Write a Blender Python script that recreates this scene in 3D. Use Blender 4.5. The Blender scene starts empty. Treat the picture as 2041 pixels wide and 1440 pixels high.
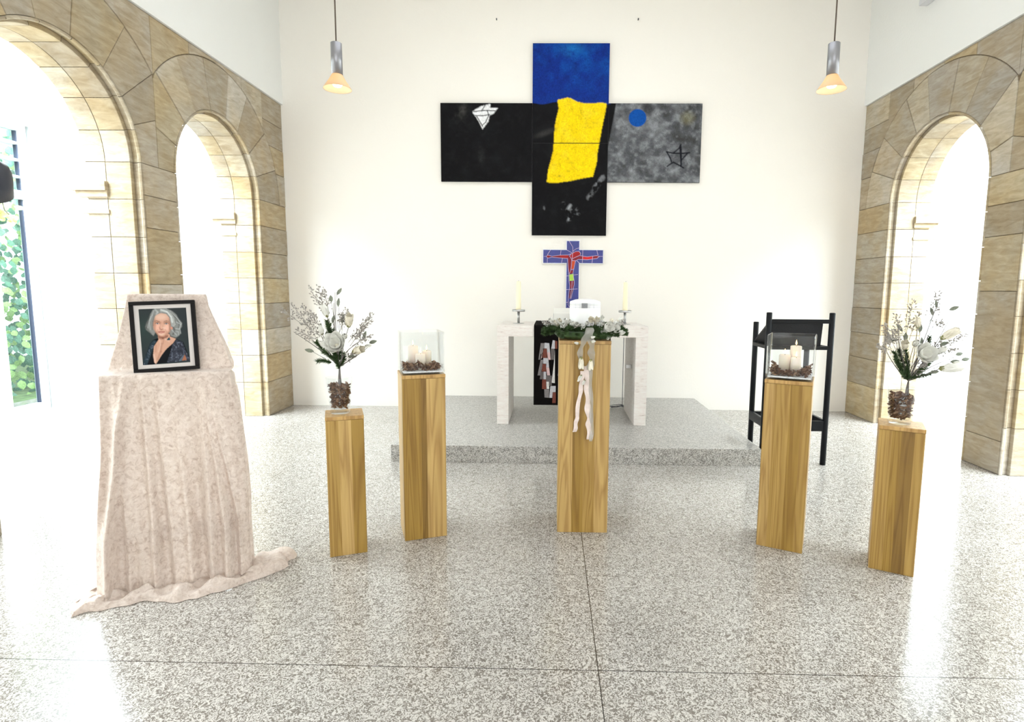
import bpy, bmesh, math, random
import numpy as np
from mathutils import Vector, Matrix, noise
PI = math.pi
C = bpy.context.scene.collection
SC = bpy.context.scene

# ------------------------------------------------------------------ camera
cd = bpy.data.cameras.new('camera'); cam = bpy.data.objects.new('camera', cd); C.objects.link(cam)
cr = Vector((0.99979409, 0.01861006, 0.00808995)); cu = Vector((-0.01017231, 0.11467177, 0.99335135)); cf = Vector((-0.01755864, 0.9932291, -0.11483747))
mw = Matrix((cr, cu, -cf)).transposed().to_4x4(); mw.translation = (0, 0, 1.5)
cam.matrix_world = mw
cd.sensor_width = 36; cd.lens = 1118.358 / 2041 * 36
cd.shift_x = -(1077.587 - 1020.5) / 2041; cd.shift_y = -(720 - 707.66) / 2041
cd.clip_start = 0.05
SC.camera = cam

# ------------------------------------------------------------------ world, light, exposure
SC.view_settings.view_transform = 'Standard'; SC.view_settings.look = 'None'
SC.view_settings.gamma = 1; SC.view_settings.use_curve_mapping = False
SC.view_settings.exposure = -0.06
w = bpy.data.worlds.new('sky'); SC.world = w; w.use_nodes = True
bg = w.node_tree.nodes['Background']; bg.inputs[0].default_value = (0.93, 0.97, 1.0, 1); bg.inputs[1].default_value = 2.2
try:
    w.cycles.sampling_method = 'AUTOMATIC'
except Exception: pass

def area(name, loc, rot, sx, sy, power, col=(1, 1, 1)):
    l = bpy.data.lights.new(name, 'AREA'); l.shape = 'RECTANGLE'; l.size = sx; l.size_y = sy
    l.energy = power; l.color = col
    o = bpy.data.objects.new(name, l); C.objects.link(o); o.location = loc; o.rotation_euler = rot
    return o
# daylight over the two glazed side passages, then unseen fill lamps added behind the camera and overhead
area('passage_daylight', (-5.0, 3.2, 4.9), (0, 0, 0), 2.6, 8.5, 3700, (0.93, 0.97, 1.0))
area('passage_daylight', (5.4, 3.2, 4.9), (0, 0, 0), 2.6, 8.5, 3700, (0.93, 0.97, 1.0))
area('rear_fill_light', (0.2, -3.85, 2.4), (-PI/2, 0, PI), 5.6, 3.4, 100, (1, 0.985, 0.96))
area('overhead_fill_light', (0.2, 3.4, 5.12), (0, 0, 0), 3.4, 4.0, 15, (1, 0.985, 0.96))

# ------------------------------------------------------------------ helpers
def link(o, parent=None):
    C.objects.link(o)
    if parent is not None: o.parent = parent
    return o
def obj(name, bm, m, parent=None, smooth=False, loc=None, rotz=None):
    me = bpy.data.meshes.new(name)
    bm.normal_update(); bm.to_mesh(me); bm.free()
    if smooth:
        for p in me.polygons: p.use_smooth = True
    for x in (m if isinstance(m, (list, tuple)) else [m]): me.materials.append(x)
    o = link(bpy.data.objects.new(name, me), parent)
    if loc is not None: o.location = loc
    if rotz is not None: o.rotation_euler[2] = rotz
    return o
def tag(o, label=None, cat=None, group=None, kind=None):
    if label: o['label'] = label
    if cat: o['category'] = cat
    if group: o['group'] = group
    if kind: o['kind'] = kind
    return o
def thing(name, label, cat, loc=(0, 0, 0), rotz=0, group=None):
    o = bpy.data.objects.new(name, None); C.objects.link(o); o.empty_display_size = .1
    o.location = loc; o.rotation_euler = (0, 0, rotz)
    return tag(o, label, cat, group)
def struct(name, bm, m, label=None, smooth=False, parent=None):
    o = obj(name, bm, m, parent, smooth)
    if parent is None: o['kind'] = 'structure'
    if label: o['label'] = label
    return o
def box(bm, x0, x1, y0, y1, z0, z1, M=None, mi=0):
    vs = [bm.verts.new((x, y, z)) for x in (x0, x1) for y in (y0, y1) for z in (z0, z1)]
    if M is not None:
        for v in vs: v.co = M @ v.co
    fs = []
    for q in ((0, 1, 3, 2), (4, 6, 7, 5), (0, 4, 5, 1), (2, 3, 7, 6), (0, 2, 6, 4), (1, 5, 7, 3)):
        f = bm.faces.new([vs[i] for i in q]); f.material_index = mi; fs.append(f)
    return vs, fs
def bevbox(x0, x1, y0, y1, z0, z1, b=.003, seg=2):
    bm = bmesh.new(); box(bm, x0, x1, y0, y1, z0, z1)
    bmesh.ops.bevel(bm, geom=bm.edges[:], offset=b, segments=seg, affect='EDGES', profile=.6)
    return bm
def tube(bm, pts, rad, seg=8, caps=True, mi=0):
    pts = [Vector(p) for p in pts]; n = len(pts)
    if not isinstance(rad, (list, tuple)): rad = [rad] * n
    rings = []; up = Vector((0, 0, 1)); prev = None
    for i, p in enumerate(pts):
        t = (pts[min(i + 1, n - 1)] - pts[max(i - 1, 0)]).normalized()
        if prev is None:
            a = t.cross(up)
            if a.length < .05: a = t.cross(Vector((0, 1, 0)))
        else:
            a = prev - t * prev.dot(t)
        a.normalize(); prev = a; b = t.cross(a)
        rings.append([bm.verts.new(p + (a * math.cos(k * 2 * PI / seg) + b * math.sin(k * 2 * PI / seg)) * rad[i]) for k in range(seg)])
    for i in range(n - 1):
        for k in range(seg):
            f = bm.faces.new((rings[i][k], rings[i][(k + 1) % seg], rings[i + 1][(k + 1) % seg], rings[i + 1][k])); f.material_index = mi; f.smooth = True
    if caps:
        for r in (rings[0][::-1], rings[-1]):
            f = bm.faces.new(r); f.material_index = mi
def lathe(bm, prof, seg=32, cx=0, cy=0, M=None, mi=0):
    rings = []
    for r, z in prof:
        if r < 1e-6:
            v = bm.verts.new((cx, cy, z)); rings.append([v])
        else:
            rings.append([bm.verts.new((cx + r * math.cos(k * 2 * PI / seg), cy + r * math.sin(k * 2 * PI / seg), z)) for k in range(seg)])
    if M is not None:
        for r in rings:
            for v in r: v.co = M @ v.co
    for a, b in zip(rings[:-1], rings[1:]):
        for k in range(seg):
            k2 = (k + 1) % seg
            if len(a) == 1 and len(b) == 1: continue
            if len(a) == 1: vs = (a[0], b[k2], b[k])
            elif len(b) == 1: vs = (a[k], a[k2], b[0])
            else: vs = (a[k], a[k2], b[k2], b[k])
            f = bm.faces.new(vs); f.smooth = True; f.material_index = mi
def prism(bm, pts, n, d0, d1, mi=0):
    """extrude 3-D polygon pts from n*d0 to n*d1"""
    n = Vector(n); a = [bm.verts.new(Vector(p) + n * d0) for p in pts]; b = [bm.verts.new(Vector(p) + n * d1) for p in pts]
    fs = [bm.faces.new(b), bm.faces.new(a[::-1])]
    k = len(pts)
    for i in range(k): fs.append(bm.faces.new((a[i], a[(i + 1) % k], b[(i + 1) % k], b[i])))
    for f in fs: f.material_index = mi
    return fs
def fixn(bm): bmesh.ops.recalc_face_normals(bm, faces=bm.faces[:])

# ------------------------------------------------------------------ materials
def newmat(name):
    m = bpy.data.materials.new(name); m.use_nodes = True
    nt = m.node_tree; b = nt.nodes['Principled BSDF']
    return m, nt, b
def N(nt, typ, **kw):
    n = nt.nodes.new(typ)
    for k, v in kw.items():
        if k.startswith('i_'):
            key = k[2:]
            key = int(key) if key.isdigit() else key.replace('_', ' ')
            n.inputs[key].default_value = v
        else: setattr(n, k, v)
    return n
def L(nt, a, b): nt.links.new(a, b)
def plain(name, col, rough=.5, metal=0, bump=0, bscale=60, var=0, sheen=0, spec=.5, coat=0):
    m, nt, b = newmat(name)
    b.inputs['Base Color'].default_value = (*col, 1); b.inputs['Roughness'].default_value = rough; b.inputs['Metallic'].default_value = metal
    b.inputs['Specular IOR Level'].default_value = spec
    if sheen: b.inputs['Sheen Weight'].default_value = sheen
    if coat: b.inputs['Coat Weight'].default_value = coat
    if bump or var:
        tc = N(nt, 'ShaderNodeTexCoord'); nz = N(nt, 'ShaderNodeTexNoise', i_Scale=bscale, i_Detail=4.0)
        L(nt, tc.outputs['Object'], nz.inputs['Vector'])
        if bump:
            bp = N(nt, 'ShaderNodeBump', i_Strength=bump, i_Distance=.01); L(nt, nz.outputs['Fac'], bp.inputs['Height']); L(nt, bp.outputs[0], b.inputs['Normal'])
        if var:
            rp = N(nt, 'ShaderNodeValToRGB'); rp.color_ramp.elements[0].position = .3; rp.color_ramp.elements[1].position = .7
            rp.color_ramp.elements[0].color = (*[c * (1 - var) for c in col], 1); rp.color_ramp.elements[1].color = (*[min(1, c * (1 + var)) for c in col], 1)
            L(nt, nz.outputs['Fac'], rp.inputs[0]); L(nt, rp.outputs[0], b.inputs['Base Color'])
    return m
def emis(name, col, s):
    m, nt, b = newmat(name); b.inputs['Base Color'].default_value = (*col, 1)
    b.inputs['Emission Color'].default_value = (*col, 1); b.inputs['Emission Strength'].default_value = s
    return m
def glassmat(name, tint=(.95, .97, .97), ior=1.45, rough=0.0):
    m, nt, b = newmat(name); nt.nodes.remove(b)
    out = nt.nodes['Material Output']; mx = N(nt, 'ShaderNodeMixShader'); lw = N(nt, 'ShaderNodeLayerWeight', i_Blend=.5)
    f0 = ((ior - 1) / (ior + 1)) ** 2; pw = N(nt, 'ShaderNodeMath', operation='POWER'); pw.inputs[1].default_value = 5; L(nt, lw.outputs['Facing'], pw.inputs[0])
    fr = N(nt, 'ShaderNodeMath', operation='MULTIPLY_ADD'); fr.inputs[1].default_value = (1 - f0) * .8; fr.inputs[2].default_value = f0; L(nt, pw.outputs[0], fr.inputs[0])
    t = N(nt, 'ShaderNodeBsdfTransparent'); t.inputs[0].default_value = (*tint, 1)
    g = N(nt, 'ShaderNodeBsdfGlossy'); g.inputs['Roughness'].default_value = rough
    L(nt, fr.outputs[0], mx.inputs[0]); L(nt, t.outputs[0], mx.inputs[1]); L(nt, g.outputs[0], mx.inputs[2]); L(nt, mx.outputs[0], out.inputs[0])
    return m

M_wall = plain('white_plaster', (.875, .84, .78), .9, bump=.12, bscale=45)
M_wall2 = plain('upper_plaster', (.80, .795, .765), .9, bump=.12, bscale=45)
M_white = plain('white_paint', (.86, .88, .89), .5)
M_frame = plain('pale_grey_paint', (.56, .60, .61), .45, var=.06, bscale=12)
M_ceil = plain('ceiling_paint', (.86, .85, .82), .9)
M_pass = plain('passage_plaster', (.9, .9, .9), .9, bump=.05)
M_black = plain('black_lacquer', (.004, .005, .007), .35, bump=.03, bscale=20, spec=.22)
M_leather = plain('black_leather', (.006, .0065, .009), .45, bump=.1, bscale=90, var=.3, spec=.25)
M_steel = plain('brushed_steel', (.5, .5, .5), .28, metal=1)
M_alu = plain('grey_aluminium', (.3, .3, .32), .38, metal=.8)
M_wax = plain('ivory_wax', (.92, .80, .67), .45); M_wax.node_tree.nodes['Principled BSDF'].inputs['Subsurface Weight'].default_value = .3
M_wax.node_tree.nodes['Principled BSDF'].inputs['Subsurface Radius'].default_value = (.02, .012, .006)
M_taper = plain('cream_wax', (.92, .84, .60), .45)
M_flame = emis('flame', (1, .62, .2), 9)
M_wick = plain('wick', (.05, .04, .03), .9)
M_petal = plain('white_petal', (.80, .795, .74), .55, var=.08, bscale=30)
M_cream = plain('cream_petal', (.80, .75, .62), .55, var=.08, bscale=30)
M_leaf = plain('grey_green_leaf', (.17, .19, .14), .55, var=.35, bscale=40)
M_calyx = plain('olive_calyx', (.22, .22, .08), .6, var=.2, bscale=60)
M_fir = plain('fir_needle', (.045, .09, .025), .55, var=.5, bscale=30)
M_twig = plain('grey_twig', (.14, .125, .115), .75, var=.3, bscale=80)
M_berry = plain('silver_pod', (.36, .33, .30), .4, var=.4, bscale=50)
M_bark = plain('bark_chip', (.17, .085, .05), .8, var=.6, bscale=35)
M_urn = plain('white_ceramic', (.86, .865, .87), .3)
M_urngrey = plain('urn_emblem_grey', (.42, .43, .45), .4, metal=.3, var=.3, bscale=400)
M_ribbon = plain('pale_ribbon', (.80, .68, .63), .5, var=.08, bscale=60, sheen=.4)
M_glass = glassmat('clear_glass', (.955, .965, .97), 1.42)
M_pane = glassmat('window_glass', (.93, .97, .98), 1.3)
M_dark = plain('dark_grey_shell', (.03, .032, .045), .5, bump=.05)

def organza():
    m, nt, b = newmat('grey_organza'); out = nt.nodes['Material Output']
    b.inputs['Base Color'].default_value = (.50, .49, .45, 1); b.inputs['Roughness'].default_value = .5
    t = N(nt, 'ShaderNodeBsdfTransparent'); mx = N(nt, 'ShaderNodeMixShader'); mx.inputs[0].default_value = .55
    L(nt, t.outputs[0], mx.inputs[1]); L(nt, b.outputs[0], mx.inputs[2]); L(nt, mx.outputs[0], out.inputs[0]); return m
M_org = organza()

def granite(name, lo, hi, rough, joints=True, thr=.5):
    m, nt, b = newmat(name)
    tc = N(nt, 'ShaderNodeTexCoord'); co = tc.outputs['Object']
    nz = N(nt, 'ShaderNodeTexNoise', i_Scale=68.0, i_Detail=2.0, i_Roughness=.55, i_Distortion=2.2); L(nt, co, nz.inputs['Vector'])
    rp = N(nt, 'ShaderNodeValToRGB'); e = rp.color_ramp.elements
    e[0].position = thr - .075; e[0].color = (*lo, 1); e[1].position = thr + .035; e[1].color = (*hi, 1)
    mid = e.new(thr - .02); mid.color = (*[(a * .45 + c * .55) for a, c in zip(lo, hi)], 1)
    L(nt, nz.outputs['Fac'], rp.inputs[0])
    n2 = N(nt, 'ShaderNodeTexNoise', i_Scale=1.3, i_Detail=3.0); L(nt, co, n2.inputs['Vector'])
    r2 = N(nt, 'ShaderNodeValToRGB'); r2.color_ramp.elements[0].color = (.88, .86, .84, 1); r2.color_ramp.elements[1].color = (1.08, 1.08, 1.08, 1)
    L(nt, n2.outputs['Fac'], r2.inputs[0])
    mu = N(nt, 'ShaderNodeMix', data_type='RGBA', blend_type='MULTIPLY'); mu.inputs[0].default_value = 1
    L(nt, rp.outputs[0], mu.inputs[6]); L(nt, r2.outputs[0], mu.inputs[7]); col = mu.outputs[2]
    if joints:
        sp = N(nt, 'ShaderNodeSeparateXYZ'); L(nt, co, sp.inputs[0])
        def seam(out, off, step, wid, single=False):
            a = N(nt, 'ShaderNodeMath', operation='SUBTRACT'); a.inputs[1].default_value = off; L(nt, out, a.inputs[0])
            if not single:
                p = N(nt, 'ShaderNodeMath', operation='PINGPONG'); p.inputs[1].default_value = step / 2; L(nt, a.outputs[0], p.inputs[0])
            else:
                p = N(nt, 'ShaderNodeMath', operation='ABSOLUTE'); L(nt, a.outputs[0], p.inputs[0])
            c = N(nt, 'ShaderNodeMath', operation='LESS_THAN'); c.inputs[1].default_value = wid; L(nt, p.outputs[0], c.inputs[0]); return c.outputs[0]
        # PINGPONG touches zero at every multiple of step
        for out, off, step in ((sp.outputs[0], .202, .8), (sp.outputs[1], 2.073, .75)):
            for s, wd, dark in ((seam(out, off, step, .0011), 0, (.5, .48, .46)), (seam(out, off, 0, .0019, True), 0, (.12, .11, .11))):
                mx = N(nt, 'ShaderNodeMix', data_type='RGBA', blend_type='MULTIPLY'); L(nt, s, mx.inputs[0]); L(nt, col, mx.inputs[6]); mx.inputs[7].default_value = (*dark, 1); col = mx.outputs[2]
    L(nt, col, b.inputs['Base Color'])
    b.inputs['Roughness'].default_value = rough; b.inputs['Specular IOR Level'].default_value = .6
    n3 = N(nt, 'ShaderNodeTexNoise', i_Scale=9.0, i_Detail=2.0); L(nt, co, n3.inputs['Vector'])
    bp = N(nt, 'ShaderNodeBump', i_Strength=.02, i_Distance=.01); L(nt, n3.outputs['Fac'], bp.inputs['Height']); L(nt, bp.outputs[0], b.inputs['Normal'])
    return m
M_floor = granite('speckled_granite', (.175, .155, .135), (.57, .545, .51), .17, thr=.52)
M_step = granite('speckled_granite_step', (.16, .15, .135), (.56, .545, .52), .28, False, thr=.52)

def stonemat():
    m, nt, b = newmat('sandstone'); tc = N(nt, 'ShaderNodeTexCoord'); at = N(nt, 'ShaderNodeVertexColor', layer_name='tint')
    mp = N(nt, 'ShaderNodeMapping'); mp.inputs['Rotation'].default_value = (.35, 0, 0); mp.inputs['Scale'].default_value = (1, 1, 4.5); L(nt, tc.outputs['Object'], mp.inputs[0])
    n1 = N(nt, 'ShaderNodeTexNoise', i_Scale=6.0, i_Detail=8.0, i_Roughness=.65, i_Distortion=.6); L(nt, mp.outputs[0], n1.inputs['Vector'])
    n2 = N(nt, 'ShaderNodeTexNoise', i_Scale=3.0, i_Detail=5.0, i_Distortion=.4); L(nt, tc.outputs['Object'], n2.inputs['Vector'])
    r1 = N(nt, 'ShaderNodeValToRGB'); r1.color_ramp.elements[0].position = .3; r1.color_ramp.elements[1].position = .72
    r1.color_ramp.elements[0].color = (.72, .66, .56, 1); r1.color_ramp.elements[1].color = (1.15, 1.14, 1.12, 1); L(nt, n1.outputs['Fac'], r1.inputs[0])
    r2 = N(nt, 'ShaderNodeValToRGB'); r2.color_ramp.elements[0].position = .35; r2.color_ramp.elements[1].position = .62
    r2.color_ramp.elements[0].color = (1.0, .90, .72, 1); r2.color_ramp.elements[1].color = (1.02, 1.02, 1.02, 1); L(nt, n2.outputs['Fac'], r2.inputs[0])
    a = N(nt, 'ShaderNodeMix', data_type='RGBA', blend_type='MULTIPLY'); a.inputs[0].default_value = 1; L(nt, at.outputs[0], a.inputs[6]); L(nt, r1.outputs[0], a.inputs[7])
    c = N(nt, 'ShaderNodeMix', data_type='RGBA', blend_type='MULTIPLY'); c.inputs[0].default_value = .8; L(nt, a.outputs[2], c.inputs[6]); L(nt, r2.outputs[0], c.inputs[7])
    L(nt, c.outputs[2], b.inputs['Base Color']); b.inputs['Roughness'].default_value = .9
    n3 = N(nt, 'ShaderNodeTexNoise', i_Scale=40.0, i_Detail=5.0); L(nt, mp.outputs[0], n3.inputs['Vector'])
    bp = N(nt, 'ShaderNodeBump', i_Strength=.3, i_Distance=.01); L(nt, n3.outputs['Fac'], bp.inputs['Height']); L(nt, bp.outputs[0], b.inputs['Normal'])
    return m
M_stone = stonemat()
M_mortar = plain('mortar', (.17, .125, .075), .95, bump=.2, var=.3)

def woodmat(name, scale=1.0, seed=0.0):
    m, nt, b = newmat(name); tc = N(nt, 'ShaderNodeTexCoord'); at = N(nt, 'ShaderNodeVertexColor', layer_name='tint')
    add = N(nt, 'ShaderNodeVectorMath', operation='ADD'); L(nt, tc.outputs['Object'], add.inputs[0])
    # each lamella is cut from another place in the timber
    sc = N(nt, 'ShaderNodeVectorMath', operation='SCALE'); sc.inputs['Scale'].default_value = 9.0; L(nt, at.outputs[0], sc.inputs[0]); L(nt, sc.outputs[0], add.inputs[1])
    mp = N(nt, 'ShaderNodeMapping'); mp.inputs['Scale'].default_value = (1, 1, .04); mp.inputs['Location'].default_value = (seed, seed * .7, seed); L(nt, add.outputs[0], mp.inputs[0])
    wv = N(nt, 'ShaderNodeTexNoise', i_Scale=26.0, i_Detail=3.0, i_Roughness=.5, i_Distortion=.8); L(nt, mp.outputs[0], wv.inputs['Vector'])
    mp2 = N(nt, 'ShaderNodeMapping'); mp2.inputs['Scale'].default_value = (1, 1, .045); L(nt, add.outputs[0], mp2.inputs[0])
    n1 = N(nt, 'ShaderNodeTexNoise', i_Scale=9.0, i_Detail=3.0, i_Distortion=.5); L(nt, mp2.outputs[0], n1.inputs['Vector'])
    mt = N(nt, 'ShaderNodeMath', operation='MULTIPLY'); mt.inputs[1].default_value = 11.0; L(nt, n1.outputs['Fac'], mt.inputs[0])
    fr = N(nt, 'ShaderNodeMath', operation='PINGPONG'); fr.inputs[1].default_value = .5; L(nt, mt.outputs[0], fr.inputs[0])
    r1 = N(nt, 'ShaderNodeValToRGB'); r1.color_ramp.elements[0].position = .0; r1.color_ramp.elements[0].color = (.66, .56, .42, 1)
    r1.color_ramp.elements[1].position = .32; r1.color_ramp.elements[1].color = (1.05, 1.05, 1.05, 1); L(nt, fr.outputs[0], r1.inputs[0])
    r2 = N(nt, 'ShaderNodeValToRGB'); r2.color_ramp.elements[0].position = .35; r2.color_ramp.elements[1].position = .65
    r2.color_ramp.elements[0].color = (.84, .80, .70, 1); r2.color_ramp.elements[1].color = (1.08, 1.08, 1.08, 1); L(nt, wv.outputs['Fac'], r2.inputs[0])
    a = N(nt, 'ShaderNodeMix', data_type='RGBA', blend_type='MULTIPLY'); a.inputs[0].default_value = .75; L(nt, at.outputs[0], a.inputs[6]); L(nt, r1.outputs[0], a.inputs[7])
    c = N(nt, 'ShaderNodeMix', data_type='RGBA', blend_type='MULTIPLY'); c.inputs[0].default_value = .8; L(nt, a.outputs[2], c.inputs[6]); L(nt, r2.outputs[0], c.inputs[7])
    L(nt, c.outputs[2], b.inputs['Base Color']); b.inputs['Roughness'].default_value = .42
    return m
M_wood = woodmat('oiled_wood')

def travertine():
    m, nt, b = newmat('travertine'); tc = N(nt, 'ShaderNodeTexCoord')
    mp = N(nt, 'ShaderNodeMapping'); mp.inputs['Scale'].default_value = (1, 1, 5); L(nt, tc.outputs['Object'], mp.inputs[0])
    n1 = N(nt, 'ShaderNodeTexNoise', i_Scale=14.0, i_Detail=7.0, i_Roughness=.7); L(nt, mp.outputs[0], n1.inputs['Vector'])
    r = N(nt, 'ShaderNodeValToRGB'); e = r.color_ramp.elements; e[0].position = .27; e[0].color = (.42, .35, .31, 1); e[1].position = .62; e[1].color = (.83, .80, .76, 1)
    k = e.new(.40); k.color = (.76, .69, .65, 1)
    L(nt, n1.outputs['Fac'], r.inputs[0]); L(nt, r.outputs[0], b.inputs['Base Color']); b.inputs['Roughness'].default_value = .5
    return m
M_trav = travertine()

def velvet():
    m, nt, b = newmat('crushed_velvet'); tc = N(nt, 'ShaderNodeTexCoord'); out = nt.nodes['Material Output']
    n1 = N(nt, 'ShaderNodeTexNoise', i_Scale=42.0, i_Detail=6.0, i_Roughness=.7, i_Distortion=.8); L(nt, tc.outputs['Object'], n1.inputs['Vector'])
    r = N(nt, 'ShaderNodeValToRGB'); e = r.color_ramp.elements; e[0].position = .33; e[0].color = (.50, .385, .32, 1); e[1].position = .66; e[1].color = (.80, .70, .63, 1)
    k = e.new(.47); k.color = (.68, .57, .50, 1)
    L(nt, n1.outputs['Fac'], r.inputs[0]); L(nt, r.outputs[0], b.inputs['Base Color'])
    b.inputs['Roughness'].default_value = .55; b.inputs['Sheen Weight'].default_value = .7; b.inputs['Sheen Roughness'].default_value = .35
    b.inputs['Sheen Tint'].default_value = (1, .93, .88, 1)
    n2 = N(nt, 'ShaderNodeTexNoise', i_Scale=38.0, i_Detail=5.0, i_Distortion=1.5); L(nt, tc.outputs['Object'], n2.inputs['Vector'])
    bp = N(nt, 'ShaderNodeBump', i_Strength=.45, i_Distance=.01); L(nt, n2.outputs['Fac'], bp.inputs['Height']); L(nt, bp.outputs[0], b.inputs['Normal'])
    t = N(nt, 'ShaderNodeBsdfTranslucent'); L(nt, r.outputs[0], t.inputs[0]); mx = N(nt, 'ShaderNodeMixShader'); mx.inputs[0].default_value = .22
    L(nt, b.outputs[0], mx.inputs[1]); L(nt, t.outputs[0], mx.inputs[2]); L(nt, mx.outputs[0], out.inputs[0])
    return m
M_velvet = velvet()

def vcolmat(name, rough=.5, brush=0, bscale=30, spec=.3):
    m, nt, b = newmat(name); at = N(nt, 'ShaderNodeVertexColor', layer_name='tint'); col = at.outputs[0]
    if brush:
        tc = N(nt, 'ShaderNodeTexCoord'); n1 = N(nt, 'ShaderNodeTexNoise', i_Scale=bscale, i_Detail=7.0, i_Roughness=.7, i_Distortion=2.5); L(nt, tc.outputs['Object'], n1.inputs['Vector'])
        r = N(nt, 'ShaderNodeValToRGB'); r.color_ramp.elements[0].position = .36; r.color_ramp.elements[1].position = .66
        r.color_ramp.elements[0].color = (*[1 - brush] * 3, 1); r.color_ramp.elements[1].color = (*[1 + brush * .55] * 3, 1); L(nt, n1.outputs['Fac'], r.inputs[0])
        a = N(nt, 'ShaderNodeMix', data_type='RGBA', blend_type='MULTIPLY'); a.inputs[0].default_value = 1; L(nt, col, a.inputs[6]); L(nt, r.outputs[0], a.inputs[7]); col = a.outputs[2]
        bp = N(nt, 'ShaderNodeBump', i_Strength=.25, i_Distance=.01); L(nt, n1.outputs['Fac'], bp.inputs['Height']); L(nt, bp.outputs[0], b.inputs['Normal'])
    L(nt, col, b.inputs['Base Color']); b.inputs['Roughness'].default_value = rough; b.inputs['Specular IOR Level'].default_value = spec
    return m

# colour layer on a mesh: per-face tints
def tint_faces(bm, faces, col):
    ly = bm.loops.layers.float_color.get('tint') or bm.loops.layers.float_color.new('tint')
    for f in faces:
        for l in f.loops: l[ly] = (*col, 1)

# ------------------------------------------------------------------ small painter for the canvases and the portrait
def s2l(c): return tuple((x / 12.92 if x <= .04045 else ((x + .055) / 1.055) ** 2.4) for x in c)
def rgb(r, g, b): return s2l((r / 255, g / 255, b / 255))
class Canvas:
    def __init__(s, x0, x1, y0, y1, nx, ny, col):
        s.x, s.y = np.meshgrid(np.linspace(x0, x1, nx), np.linspace(y0, y1, ny)); s.c = np.zeros((ny, nx, 3)); s.c[:] = col
        s.rng = np.random.RandomState(4); s.px = (x1 - x0) / (nx - 1)
    def mix(s, m, col):
        m = np.clip(m, 0, 1)[..., None]; s.c = s.c * (1 - m) + np.array(col) * m
    def ell(s, cx, cy, rx, ry, col, soft=.15, a=1, rot=0):
        c, q = math.cos(rot), math.sin(rot); dx, dy = s.x - cx, s.y - cy; u = (dx * c + dy * q) / rx; v = (-dx * q + dy * c) / ry
        s.mix(a * np.clip((1 - np.sqrt(u * u + v * v)) / soft + .5, 0, 1), col)
    def mask(s, pts):
        m = np.zeros(s.x.shape, bool); n = len(pts)
        for i in range(n):
            (xa, ya), (xb, yb) = pts[i], pts[(i + 1) % n]
            if ya == yb: continue
            c = ((ya > s.y) != (yb > s.y)) & (s.x < (xb - xa) * (s.y - ya) / (yb - ya) + xa); m ^= c
        return m.astype(float)
    def blur(s, m, k):
        for _ in range(k):
            p = np.pad(m, 1, mode='edge'); m = (p[:-2, 1:-1] + p[2:, 1:-1] + p[1:-1, :-2] + p[1:-1, 2:] + 2 * p[1:-1, 1:-1]) / 6
        return m
    def poly(s, pts, col, k=1, a=1): s.mix(a * s.blur(s.mask(pts), k), col)
    def stroke(s, pts, wd, col, a=1, soft=1.2):
        for (xa, ya), (xb, yb) in zip(pts[:-1], pts[1:]):
            dx, dy = xb - xa, yb - ya; t = np.clip(((s.x - xa) * dx + (s.y - ya) * dy) / (dx * dx + dy * dy + 1e-9), 0, 1)
            d = np.hypot(s.x - xa - t * dx, s.y - ya - t * dy); s.mix(a * np.clip((wd / 2 - d) / (s.px * soft) + .5, 0, 1), col)
    def fuzz(s, scale, octs=3):
        h, w_ = s.x.shape; out = np.zeros((h, w_)); amp = 1
        for o in range(octs):
            gh, gw = int(h / scale) + 3, int(w_ / scale) + 3; g = s.rng.rand(gh, gw); yy = np.linspace(0, gh - 1.01, h); xx = np.linspace(0, gw - 1.01, w_)
            yi, xi = yy.astype(int), xx.astype(int); fy, fx = (yy - yi)[:, None], (xx - xi)[None]
            fy = fy * fy * (3 - 2 * fy); fx = fx * fx * (3 - 2 * fx)
            v = g[yi][:, xi] * (1 - fy) * (1 - fx) + g[yi + 1][:, xi] * fy * (1 - fx) + g[yi][:, xi + 1] * (1 - fy) * fx + g[yi + 1][:, xi + 1] * fy * fx
            out += v * amp; amp *= .55; scale /= 2
        return (out - out.min()) / (out.max() - out.min())
def colour_grid(name, cols, P, m, parent):
    """cols[ny][nx] laid over P(i,j)->Vector"""
    ny, nx, _ = cols.shape; me = bpy.data.meshes.new(name)
    vs = [P(j / (nx - 1), i / (ny - 1)) for i in range(ny) for j in range(nx)]
    fs = [(i * nx + j, (i + 1) * nx + j, (i + 1) * nx + j + 1, i * nx + j + 1) for i in range(ny - 1) for j in range(nx - 1)]
    me.from_pydata(vs, [], fs); ca = me.color_attributes.new('tint', 'FLOAT_COLOR', 'POINT')
    flat = np.ones((ny * nx, 4), np.float32); flat[:, :3] = np.clip(cols.reshape(-1, 3), 0, 1); ca.data.foreach_set('color', flat.ravel())
    me.materials.append(m); return link(bpy.data.objects.new(name, me), parent)

# ================================================================== THE SETTING
XL, XR, YB = -3.303, 3.736, 7.058
ZB = 3.708        # top of the stone band
ZC = 5.15         # ceiling
R0, ZS = .72, 2.49  # arches
CENT = [5.72 - 1.837 * k for k in range(5)]
YREAR = -4.0

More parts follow.
